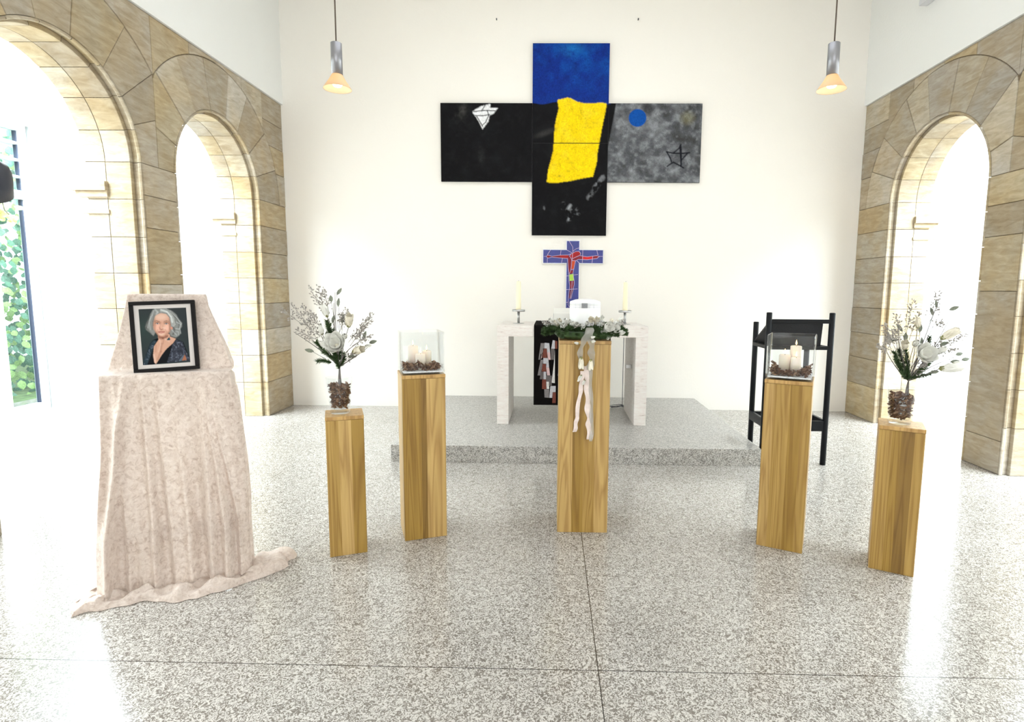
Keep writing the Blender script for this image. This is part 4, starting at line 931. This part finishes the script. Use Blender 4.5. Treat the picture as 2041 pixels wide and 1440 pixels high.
b5 = bouquet(V5, 'bouquet of white magnolias, fir and silvery sprays in the right vase', 9, [(27, 175), (30, 232)],
    [(160, 700), (140, 590), (240, 620), (-110, 420), (-60, 520), (190, 400), (260, 370), (130, 470)],
    [((20, 240), (-55, 387)), ((20, 250), (-30, 400)), ((15, 240), (-8, 407)), ((30, 250), (147, 270)), ((35, 250), (120, 300)), ((90, 400), (131, 471)), ((0, 260), (-60, 350)), ((60, 260), (160, 360))],
    [((-60, 390), (-130, 418), 40), ((-50, 400), (-115, 530), 46), ((-30, 430), (-66, 578), 46), ((-10, 450), (-8, 657), 40), ((10, 450), (56, 590), 44), ((110, 540), (160, 700), 46), ((120, 520), (172, 546), 30), ((150, 400), (300, 482), 44), ((140, 370), (258, 402), 36), ((30, 260), (100, 330), 34), ((-70, 400), (-120, 470), 40), ((60, 280), (120, 350), 40), ((-30, 400), (-90, 500), 40), ((120, 380), (220, 440), 40)],
    [((58, 370), (.0, -1, .45), 162, .93, M_petal), ((42, 520), (-.3, -.4, .8), 56, .25, M_cream), ((170, 462), (.7, -.4, .6), 84, .35, M_cream), ((146, 380), (.4, -.6, .6), 58, .35, M_petal), ((178, 302), (.95, -.3, .15), 94, .35, M_petal), ((-20, 405), (-.3, -.6, .6), 60, .4, M_cream), ((30, 420), (0, -.6, .7), 66, .45, M_petal), ((240, 330), (1, -.2, .1), 40, .15, M_petal)],
    [((144, 628), (0, 1)), ((131, 592), (-.2, 1)), ((220, 617), (1, .35)), ((278, 378), (1, .25)), ((312, 350), (1, .3)), ((255, 338), (1, .1)), ((190, 430), (1, .35)), ((82, 434), (0, 1)), ((68, 504), (.3, 1)), ((-28, 508), (-.6, 1)), ((-55, 453), (-1, .1)), ((-2, 458), (.1, 1)), ((128, 340), (1, .5)), ((152, 280), (1, .1)), ((110, 400), (.3, 1))], 'right')

# ================================================================== WREATH, URN
WC = Vector((.212, 3.507, 1.2006))
wr = thing('wreath', 'fir and magnolia wreath with ribbons around the urn on the central pedestal', 'wreath', WC)
rw = random.Random(17)
bm = bmesh.new()
RW = .178
for i in range(260):
    a = rw.uniform(0, 2 * PI); tt = rw.uniform(-.35, PI + .2); rr = RW + .045 * math.cos(tt); p = Vector((rr * math.cos(a), rr * math.sin(a), .042 + .028 * math.sin(tt)))
    d = Vector((math.cos(a) * math.cos(tt) - .8 * math.sin(a), math.sin(a) * math.cos(tt) + .8 * math.cos(a), .35 * math.sin(tt) - .05)); q = p + d.normalized() * .055; q.z = max(.012 if q.xy.length < .2 else -.005, q.z); p.z = max(p.z, .02)
    fir(bm, [p, p.lerp(q, .5), q], .017, 8, rw, .0012, .0034)
for v in bm.verts:
    if v.co.z < .003 and abs(v.co.x) < .165 and abs(v.co.y) < .165: v.co.z = .003
obj('fir_ring', bm, M_fir, wr)
bm = bmesh.new(); lathe(bm, [(RW - .03, .035), (RW - .015, .006), (RW + .012, .03), (RW, .055), (RW - .03, .035)], 48); obj('straw_ring', bm, M_fir, wr, True)
for k, (a, size, op, mt, h_) in enumerate([(-112, 54, .45, M_petal, .088), (-60, 66, .8, M_petal, .075), (-48, 62, .75, M_petal, .062), (-75, 48, .4, M_cream, .10), (-28, 56, .6, M_petal, .085), (-140, 44, .35, M_petal, .09), (-165, 42, .4, M_petal, .095), (175, 50, .6, M_petal, .10), (-5, 48, .4, M_petal, .09), (30, 46, .5, M_cream, .095), (60, 52, .7, M_petal, .09), (100, 50, .6, M_petal, .09), (140, 48, .5, M_petal, .09), (-90, 44, .5, M_petal, .095), (-125, 40, .3, M_petal, .098), (-38, 44, .35, M_petal, .035), (-20, 40, .5, M_cream, .1), (-66, 40, .4, M_petal, .115), (-150, 36, .3, M_cream, .085), (-100, 40, .5, M_petal, .082), (-128, 38, .6, M_petal, .082), (-158, 40, .5, M_petal, .084), (-44, 46, .7, M_petal, .05), (-172, 38, .4, M_petal, .088)]):
    ar = math.radians(a); rr = RW + (.042 if h_ < .08 else .012); d = Vector((math.cos(ar), math.sin(ar), .9 if h_ > .08 else .35)); blossom(wr, (rr * math.cos(ar), rr * math.sin(ar), h_), d, size / 1000 * (1.75 if h_ < .08 else 1.45), op, mt, rnd=rw)
for x, z, size, op, mt in ((-.055, .090, 66, .62, M_petal), (.022, .114, 80, .75, M_cream), (.088, .098, 64, .6, M_petal), (.092, .050, 78, .75, M_petal), (.146, .046, 82, .72, M_petal), (.122, .014, 52, .45, M_petal), (.168, .086, 44, .35, M_petal), (-.125, .078, 46, .5, M_petal), (-.150, .112, 44, .35, M_cream), (-.205, .106, 46, .4, M_petal), (.060, .104, 48, .4, M_petal), (-.095, .112, 50, .5, M_petal), (-.02, .075, 40, .4, M_petal)):
    y = -math.sqrt(max(.0025, .218 ** 2 - x * x)) * (1.0 if z < .08 else .94)
    blossom(wr, (x, y, z), (x * 3, -1, .35 if z < .06 else .6), size / 1000, op, mt, rnd=rw)
for k in range(16):
    a = math.radians(-180 + k * 12 + rw.uniform(-4, 4)); p = Vector(((RW + .02) * math.cos(a), (RW + .02) * math.sin(a), .07)); q = p + Vector((math.cos(a) * .05 + rw.uniform(-.04, .04), math.sin(a) * .04, rw.uniform(.015, .05)))
    bm = bmesh.new(); podspray(bm, p, q, 14, .020, rw, .0042); obj('berry_spray', bm, plain('pale_pod', (.66, .66, .63), .45, var=.25) if k % 2 else M_berry, wr)
for k in range(12):
    a = math.radians(-190 + k * 18); p = Vector(((RW + .03) * math.cos(a), (RW + .03) * math.sin(a), .075)); bm = bmesh.new(); leafmesh(bm, p, Vector((math.cos(a), math.sin(a), 1)), Vector((-math.sin(a), math.cos(a), .25)) + rv(rw, .5), .04, .017, curl=.3); obj('leaf', bm, M_leaf, wr)
# ribbons: strips hanging down the front of the pedestal
def ribbon(pts, wd, m, name, label=None, wave=.006, yaw=.2, par=None):
    bm = bmesh.new(); P_ = []
    for (x, z, y), (x2, z2, y2) in zip(pts[:-1], pts[1:]):
        for k in range(8): t = k / 8; P_.append(Vector((x + (x2 - x) * t, y + (y2 - y) * t, z + (z2 - z) * t)))
    P_.append(Vector((pts[-1][0], pts[-1][2], pts[-1][1]))); rows = []; n = len(P_)
    for i, p in enumerate(P_):
        tw = math.sin(i * .33 + pts[0][0] * 40) * .55; s = Vector((math.cos(tw), math.sin(tw) * .5, 0)); wv = wd * (1 + .15 * math.sin(i * .7)); off = Vector((math.sin(i * .55) * wave * .5, math.sin(i * .8) * wave * .4, 0))
        rows.append([bm.verts.new(p + off + s * wv * (j / 4 - .5) + Vector((0, .002 * math.sin(j * 1.6 + i * .4), 0)) - WC) for j in range(5)])
    for a, b in zip(rows[:-1], rows[1:]):
        for j in range(4): f = bm.faces.new((a[j], a[j + 1], b[j + 1], b[j])); f.smooth = True
    o = obj(name, bm, m, par or wr)
    if label: o['label'] = label
    return o
Yf = 3.332
ribbon([(.190, 1.02, Yf - .004), (.190, .95, Yf), (.177, .867, Yf), (.164, .744, Yf), (.160, .70, Yf), (.150, .645, Yf)], .026, M_ribbon, 'ribbon', 'narrow pale pink ribbon tail at the left')
ribbon([(.218, 1.05, Yf - .004), (.222, .95, Yf), (.226, .84, Yf), (.236, .74, Yf), (.238, .68, Yf), (.243, .60, Yf)], .036, M_ribbon, 'ribbon', 'wider pale pink ribbon tail at the right')
ribbon([(.236, 1.06, Yf - .012), (.244, .93, Yf - .006), (.250, .80, Yf - .006), (.256, .68, Yf - .006), (.252, .59, Yf - .006)], .022, M_org, 'ribbon', 'sheer organza ribbon tail')
ribbon([(.222, 1.282, 3.262), (.205, 1.235, 3.268), (.180, 1.165, 3.30), (.176, 1.10, 3.318), (.186, 1.03, Yf - .01)], .032, M_org, 'ribbon', 'sheer grey organza loop at the left')
ribbon([(.226, 1.285, 3.262), (.232, 1.235, 3.266), (.242, 1.165, 3.30), (.246, 1.10, 3.318), (.236, 1.03, Yf - .01)], .040, M_org, 'ribbon', 'sheer grey organza loop at the right')
for x, z, s in ((.181, 1.075, 68), (.239, 1.062, 62)):
    blossom(wr, Vector((x, Yf - .022, z + .028)) - WC, (.02, -.12, -1), s / 1000 * 1.25, .38, M_cream, rnd=rw)
for x, z, s in ((.186, .985, 34), (.208, .955, 26)):
    blossom(wr, Vector((x, Yf - .016, z + .012)) - WC, (-.5, -.15, -.9), s / 1000 * 1.5, .25, M_petal, rnd=rw)
for k, (x, z, dx) in enumerate(((.165, 1.19, -1), (.232, 1.225, .8), (.236, 1.20, .9))):
    blossom(wr, Vector((x, 3.272, z)) - WC, (dx, -.3, .2), .034, .15, M_petal, rnd=rw)
ur = thing('urn', 'white cylindrical urn with a grey emblem inside the wreath on the central pedestal', 'urn', WC)
bm = bmesh.new(); lathe(bm, [(0, 0), (.088, 0), (.092, .005), (.0955, .05), (.0955, .205), (.094, .2065), (.0955, .208), (.0955, .226), (.092, .232), (.06, .243), (.02, .248), (0, .2485)], 64); obj('body', bm, M_urn, ur, True)
bm = bmesh.new()
for z in (.198, .216): lathe(bm, [(.0956, z - .0007), (.0961, z), (.0956, z + .0007)], 64)
for k in (-.62, -.33, -.25, .25, .33, .62):
    a = -PI / 2 + k - .09; p = Vector((.0958 * math.cos(a), .0958 * math.sin(a), 0)); tube(bm, [p + Vector((0, 0, .19)), p + Vector((0, 0, .224))], .0007, 4)
obj('band_lines', bm, plain('pale_grey_line', (.5, .52, .58), .4), ur)
bm = bmesh.new(); n = 8; g = []
for i in range(n + 1):
    a = -PI / 2 - .09 - .19 + .38 * i / n; g.append([bm.verts.new((.0965 * math.cos(a), .0965 * math.sin(a), z)) for z in (.192, .222)])
for a, b in zip(g[:-1], g[1:]): bm.faces.new((a[0], b[0], b[1], a[1]))
bmesh.ops.solidify(bm, geom=bm.faces[:], thickness=-.0008); obj('emblem', bm, M_urngrey, ur)['label'] = 'square silver-grey emblem'

# ================================================================== PORTRAIT STAND: hidden easel, velvet cloth, framed portrait
EA = math.radians(21.82); EO = Vector((-1.8785, 2.6775, 0))
es = thing('display_stand', 'wooden display stand hidden beneath the pink velvet cloth', 'stand', EO, EA)
m_es = plain('stand_wood', (.25, .17, .10), .6)
# local frame: x across, -y towards the camera
for x in (-.24, .24):
    bm = bevbox(x - .018, x + .018, .05, .085, 0.001, 1.05, .003); obj('leg', bm, m_es, es)
bm = bevbox(-.25, .25, .012, .034, .285, .335, .003); obj('crossbar', bm, m_es, es)
bm = bevbox(-.262, .262, .008, .125, 1.0515, 1.069, .003); obj('shelf', bm, m_es, es)
bm = bmesh.new(); Mb = Matrix.Translation((-.015, .135, 1.07)) @ Matrix.Rotation(math.radians(-8), 4, 'X'); box(bm, -.138, .138, 0, .012, 0, .385, Mb); obj('backboard', bm, m_es, es)
def lerp_tab(tab, z):
    for (z0, v0), (z1, v1) in zip(tab[:-1], tab[1:]):
        if (z0 - z) * (z1 - z) <= 0:
            t = (z - z0) / (z1 - z0 + 1e-9); return v0 + (v1 - v0) * t
    return tab[-1][1]
LT_ = [(1.468, -.172), (1.40, -.186), (1.30, -.212), (1.20, -.240), (1.10, -.270), (1.08, -.275), (.9, -.283), (.72, -.290), (.5, -.306), (.22, -.330), (.03, -.335), (0, -.34)]
RT_ = [(1.468, .156), (1.40, .172), (1.30, .204), (1.20, .238), (1.10, .264), (1.08, .275), (.9, .292), (.72, .305), (.6, .315), (.42, .322), (.27, .318), (.03, .322), (0, .33)]
bm = bmesh.new(); NU = 120; rowsz = []
rowdef = []   # (z, y_front, kind)
for i in range(15):
    t = i / 14; rowdef.append((1.468 - .375 * t, .150 - .045 * t * 1.0 - .0, 'up'))
rowdef += [(1.083, .098, 'led'), (1.080, .06, 'led'), (1.0805, .02, 'led'), (1.078, .003, 'led')]
for i in range(1, 61): z = 1.073 * (1 - i / 60) + .022 * (i / 60); rowdef.append((z, 0, 'dn'))
for k in range(1, 11): rowdef.append((.020, k / 10, 'pd'))
def folds(x, z):
    d = max(0, min(1, (1.06 - z) / .75)); r_ = 0
    for xt, xb, wt, wb, am in ((-.17, -.265, .018, .020, .045), (-.10, -.08, .016, .016, .030), (-.05, .0, .014, .018, .016), (.03, .07, .018, .022, .018), (.145, .17, .012, .020, .030), (.155, .235, .010, .018, .034), (.17, .29, .012, .016, .028), (-.215, -.19, .014, .018, .022)):
        xc = xt + (xb - xt) * d; w_ = wt + (wb - wt) * d; r_ += am * 1.9 * (d ** .5) * math.exp(-abs((x - xc) / w_) ** 1.6)
    r_ += .020 * d * math.sin(x * 38 + z * 2.0) + .005 * d * math.sin(x * 85 + z * 5)
    return r_
for z, yf, kind in rowdef:
    zz = z if kind != 'pd' else .0; xl, xr = lerp_tab(LT_, max(zz, 0)), lerp_tab(RT_, max(zz, 0)); row = []
    for j in range(NU + 1):
        u = j / NU; side = 0
        if u < .12: side = -(1 - u / .12)
        elif u > .88: side = (u - .88) / .12
        f = (u - .12) / .76; f = max(0, min(1, f)); x = xl + (xr - xl) * f; nz = noise.noise(Vector((x * 7, z * 5, 3.1)))
        if kind == 'up':
            edge = (2 * f - 1); brd = .15 if z > 1.2 else .15 + (1.2 - z) * .2
            y = yf + .035 * max(0, abs(edge) - .55) ** 1.0 * ((1.468 - z) / .3) - .002 + nz * .006 * min(1, (1.468 - z) * 8) * (abs(edge) > .6); dep = .03 + .10 * (1.468 - z) / .39
        elif kind == 'led': y = yf + nz * .002; dep = .13 - .098 + yf * 0 + .03
        elif kind == 'dn':
            flare = .055 * ((1.08 - z) / 1.08) ** 1.4; y = -flare - folds(x, z) + nz * .012 * min(1, (1.08 - z) * 3); dep = .16
        else:
            k = yf; xs = x; ang = k
            amp = .06 + .10 * k
            rp_ = math.sin(x * 30 + 1.3) * .012 + math.sin(x * 71) * .006
            base = -.055 - folds(x, .02); reach = {0: 0}.get(0)
            front = -(.185 + .03 * math.sin((x + .02) * 11) + rp_ - .12 * max(0, (x - .10)) / .25)
            y = base * (1 - k) + front * k; x = x + (x + .0) * .10 * k + (.115 * k * max(0, (x - .2)) / .12 if x > .2 else 0) - (.02 * k if x < -.2 else 0)
            z_ = .024 + (.026 * math.sin(k * PI) * (1 + .8 * math.sin(xs * 42)) + .013 * math.sin(xs * 60 + k * 9) + .022 * noise.noise(Vector((xs * 22, k * 4, 0)))) * (1 - k * .4)
            if k > .95: z_ = .004
            z = max(.004, z_); dep = .16
            if k > 0: row_z = z
        if side:
            s = abs(side); y = y + s * dep + .012 * math.sin(s * 14 + z * 3) * (1 if z < 1.0 else 0); x = x + (.012 * math.sin(s * 9 + z * 2) * (1 if z < 1.0 else .2))
            if kind == 'pd': x += (.05 if side > 0 else -.03) * yf * s
        row.append(bm.verts.new((x, y, z)))
        if kind == 'pd': z = .02
    rowsz.append(row)
# cloth folded over the top edge of the backboard and down behind it
back = []
for dy, dz in ((.030, -.004), (.055, -.03), (.075, -.15), (.09, -.30)):
    back.append([bm.verts.new((v.co.x * (1.02 + dz * -.2), max(v.co.y + dy, .15 + dy), v.co.z + dz)) for v in rowsz[0]])
rowsz = back[::-1] + rowsz
for a, b in zip(rowsz[:-1], rowsz[1:]):
    for j in range(NU): f = bm.faces.new((a[j], b[j], b[j + 1], a[j + 1])); f.smooth = True
o = obj('velvet_cloth', bm, M_velvet, None, True, EO, EA); tag(o, 'pale pink crushed velvet cloth draped over the stand and pooling on the floor', 'cloth')
sf = o.modifiers.new('subdivision', 'SUBSURF'); sf.levels = 1; sf.render_levels = 1

fr = thing('picture_frame', 'black framed portrait of a grey-haired woman leaning on the velvet covered stand', 'picture frame', (0, 0, 0))
FW, FH = .280, .350
lean = math.radians(-7.0)
fr.matrix_world = Matrix.Translation(EO) @ Matrix.Rotation(EA, 4, 'Z') @ Matrix.Translation((-.006, .078, 1.0815)) @ Matrix.Rotation(lean, 4, 'X') @ Matrix.Rotation(math.radians(-2.2), 4, 'Y')
fw = .018; bm = bmesh.new()
for a in ((-FW / 2, FW / 2, 0, fw), (-FW / 2, FW / 2, FH - fw, FH), (-FW / 2, -FW / 2 + fw, fw, FH - fw), (FW / 2 - fw, FW / 2, fw, FH - fw)): box(bm, a[0], a[1], -.022, 0, a[2], a[3])
bmesh.ops.bevel(bm, geom=bm.edges[:], offset=.0012, segments=1, affect='EDGES'); obj('frame', bm, plain('black_frame', (.005, .004, .004), .5, spec=.15), fr)
bm = bmesh.new(); box(bm, -FW / 2 + fw, FW / 2 - fw, -.014, -.010, fw, FH - fw); obj('mat_board', bm, plain('mat_white', (.62, .58, .56), .8, spec=.1), fr)
c = Canvas(0, 822, 0, 1000, 150, 182, rgb(62, 68, 70))
f1, f2 = c.fuzz(30), c.fuzz(5, 3)
def q(x, y): return (x - 315 - (y - 225) * .055, y - 225)
def Q(l): return [q(*p_) for p_ in l]
c.mix(np.clip((c.y / 1000), 0, 1) * .6, rgb(58, 74, 74)); c.mix(.5 * np.clip(1 - np.hypot(c.x - 80, c.y - 350) / 420, 0, 1), rgb(66, 88, 82)); c.mix(.25 * f1, rgb(72, 74, 78))
HG, HL, HD = rgb(150, 152, 150), rgb(206, 210, 210), rgb(96, 96, 94)
# hair behind
c.poly(Q([(560, 240), (640, 225), (780, 228), (880, 270), (960, 340), (1000, 420), (1060, 500), (1058, 570), (1020, 620), (1035, 690), (990, 740), (950, 765), (860, 730), (820, 640), (600, 640), (560, 715), (500, 650), (440, 600), (425, 540), (450, 470), (500, 400), (520, 320)]), HG, 4)
for pts_, wd, col, a in (([(520, 330), (460, 470), (440, 560), (520, 660)], 40, HD, .5), ([(560, 340), (500, 450), (470, 560)], 22, HL, .5), ([(880, 300), (960, 400), (1010, 520), (1000, 600)], 26, HD, .45), ([(900, 560), (930, 640), (900, 700)], 30, HD, .7), ([(960, 480), (1040, 530), (1010, 610), (950, 600)], 12, HL, .7), ([(880, 620), (960, 720)], 16, HL, .5), ([(860, 280), (970, 400), (1050, 520)], 10, HL, .7), ([(1020, 600), (1035, 690)], 8, HL, .7), ([(930, 640), (990, 660), (1000, 720)], 9, HL, .6)): c.stroke(Q(pts_), wd, col, a, 3)
SK, SKD, SKL = rgb(222, 178, 156), rgb(168, 118, 98), rgb(244, 214, 198)
# neck, chest
c.poly(Q([(640, 700), (835, 690), (850, 740), (950, 785), (900, 860), (780, 960), (700, 1060), (590, 1222), (560, 1200), (540, 1060), (560, 900), (640, 780)]), SK, 3)
c.poly(Q([(650, 720), (820, 700), (800, 760), (700, 790), (640, 770)]), SKD, 4, .6)
for l_, wd, col, a in (([(665, 790), (680, 880), (640, 1000)], 14, SKL, .5), ([(700, 860), (680, 1000), (620, 1140)], 30, SKD, .45), ([(760, 780), (830, 830)], 14, SKL, .5), ([(600, 880), (590, 1000)], 20, SKD, .4), ([(560, 1050), (580, 1190)], 24, SKL, .6), ([(730, 790), (720, 860)], 22, SKD, .4)): c.stroke(Q(l_), wd, col, a, 4)
# dress
c.poly(Q([(640, 755), (560, 780), (500, 850), (440, 1000), (390, 1130), (372, 1228), (1200, 1190), (1150, 1060), (1075, 850), (950, 790), (900, 860), (780, 960), (700, 1060), (600, 1222), (560, 1190), (545, 1060), (560, 900), (645, 780)]), rgb(20, 22, 30), 2)
c.poly(Q([(560, 790), (500, 860), (450, 990), (385, 1140), (376, 1226), (440, 1224), (500, 1080), (560, 900), (610, 800)]), rgb(58, 74, 84), 2); 
c.poly(Q([(950, 800), (1060, 850), (1110, 1000), (1190, 1190), (780, 1205), (840, 1040), (880, 900)]), rgb(68, 72, 84), 2)
dm = np.clip(c.blur(c.mask(Q([(930, 800), (1060, 850), (1110, 1000), (1190, 1190), (780, 1205), (840, 1040), (880, 900)])) + c.mask(Q([(560, 790), (450, 990), (376, 1226), (440, 1224), (560, 900), (610, 800)])), 1), 0, 1)
c.mix(dm * np.clip(f2 * 3 - 1.7, 0, 1) * .8, rgb(140, 146, 164)); c.mix(dm * np.clip(1.1 - f2 * 2.6, 0, 1) * .8, rgb(26, 28, 38))
c.poly(Q([(1095, 1075), (1130, 1180), (1040, 1190), (1060, 1140)]), rgb(178, 120, 92), 2)
c.poly(Q([(1060, 1090), (1090, 1080), (1040, 1190), (985, 1195)]), rgb(110, 124, 138), 2)
# face
c.poly(Q([(575, 380), (620, 325), (700, 308), (790, 325), (838, 390), (850, 480), (862, 560), (845, 640), (800, 705), (740, 738), (690, 738), (640, 705), (600, 650), (565, 590), (550, 510), (560, 440)]), SK, 3)
for x_, y_, rx, ry, col, a in ((640, 560, 50, 60, rgb(246, 196, 178), .7), (795, 570, 45, 55, rgb(246, 200, 182), .8), (700, 380, 90, 50, SKL, .6), (745, 585, 30, 22, SKL, .5), (692, 690, 50, 26, SKL, .5), (585, 480, 22, 90, SKD, .45), (845, 560, 18, 100, SKD, .4), (640, 480, 50, 28, rgb(186, 140, 122), .45), (785, 492, 45, 28, rgb(186, 140, 122), .45)): c.ell(*q(x_, y_), rx, ry, col, 1, a)
for l_, wd, col, a in (([(585, 450), (620, 440), (672, 462)], 9, rgb(120, 95, 84), .8), ([(745, 462), (790, 450), (832, 462)], 9, rgb(120, 95, 84), .8), ([(690, 470), (676, 560), (672, 590), (700, 604), (722, 592)], 7, rgb(176, 124, 108), .6), ([(600, 492), (628, 480), (662, 494)], 8, rgb(84, 70, 66), .9), ([(752, 504), (785, 488), (820, 504)], 8, rgb(84, 70, 66), .9),
    ([(635, 600), (620, 650), (640, 690)], 7, rgb(184, 136, 120), .5), ([(760, 600), (790, 650), (770, 690)], 7, rgb(184, 136, 120), .5), ([(640, 645), (690, 636), (755, 648)], 10, rgb(178, 100, 100), .9), ([(655, 660), (700, 668), (740, 656)], 12, rgb(206, 130, 126), .9), ([(645, 650), (755, 652)], 4, rgb(120, 60, 60), .7)): c.stroke(Q(l_), wd, col, a, 1.6)
for l_, wd, col, a in (([(600, 470), (640, 466), (675, 482)], 16, rgb(150, 108, 92), .5), ([(745, 484), (790, 474), (830, 486)], 16, rgb(150, 108, 92), .5), ([(668, 560), (676, 596), (700, 606), (728, 596)], 8, rgb(140, 88, 74), .6), ([(600, 640), (650, 712), (705, 738), (770, 715), (828, 650)], 20, rgb(170, 118, 98), .55), ([(650, 735), (720, 760), (800, 730)], 30, rgb(128, 84, 68), .6), ([(572, 420), (562, 520), (590, 620)], 18, rgb(176, 128, 110), .6), ([(838, 420), (850, 520), (838, 620)], 18, rgb(170, 120, 100), .6)): c.stroke(Q(l_), wd, col, a, 4)
for x_, y_ in ((632, 496), (785, 506)): c.ell(*q(x_, y_), 24, 10, rgb(214, 206, 202), .3, .9); c.ell(*q(x_, y_), 11, 10, rgb(92, 116, 126), .3); c.ell(*q(x_, y_), 4.5, 5, rgb(30, 34, 38), .5)
c.ell(*q(877, 588), 18, 26, rgb(222, 158, 140), .5)
# hair in front
c.poly(Q([(560, 250), (600, 232), (690, 228), (720, 260), (660, 320), (600, 350), (560, 470), (548, 560), (560, 700), (500, 640), (470, 560), (490, 420), (520, 320)]), HG, 3, .9)
c.poly(Q([(680, 245), (790, 230), (880, 300), (930, 420), (920, 560), (880, 560), (862, 470), (840, 380), (790, 330), (730, 310), (685, 290)]), rgb(176, 178, 176), 3)
for l_, wd, col, a in (([(700, 250), (800, 290), (870, 380), (890, 480)], 26, rgb(222, 226, 226), .9), ([(600, 240), (640, 290), (620, 320)], 30, HL, .5), ([(720, 300), (800, 320), (850, 400)], 12, HD, .6), ([(580, 340), (555, 450), (545, 600)], 14, HD, .5), ([(520, 360), (490, 480), (510, 600)], 10, HL, .5), ([(760, 236), (870, 300), (940, 400), (950, 520)], 12, HD, .4), ([(900, 420), (940, 520), (910, 560)], 14, rgb(200, 200, 196), .7), ([(575, 260), (545, 340), (500, 430)], 9, HL, .6)): c.stroke(Q(l_), wd, col, a, 3)
# earring
c.stroke(Q([(850, 730), (828, 765)], ), 5, rgb(40, 60, 66)); c.poly(Q([(828, 750), (852, 790), (840, 802), (785, 800), (800, 775)]), rgb(36, 84, 98), 1)
px0, px1, pz0, pz1 = -FW / 2 + fw + .021, FW / 2 - fw - .021, fw + .019, FH - fw - .019
c.c = np.clip(c.c, 0, 1) ** 1.12 * .82
o = colour_grid('portrait_print', c.c, lambda u, v: Vector((px0 + (px1 - px0) * u, -.0145, pz1 - (pz1 - pz0) * v)), vcolmat('photo_print', .5, 0, spec=.08), fr)
o['label'] = 'portrait photo of a woman with wavy grey hair, dark dress and earring'
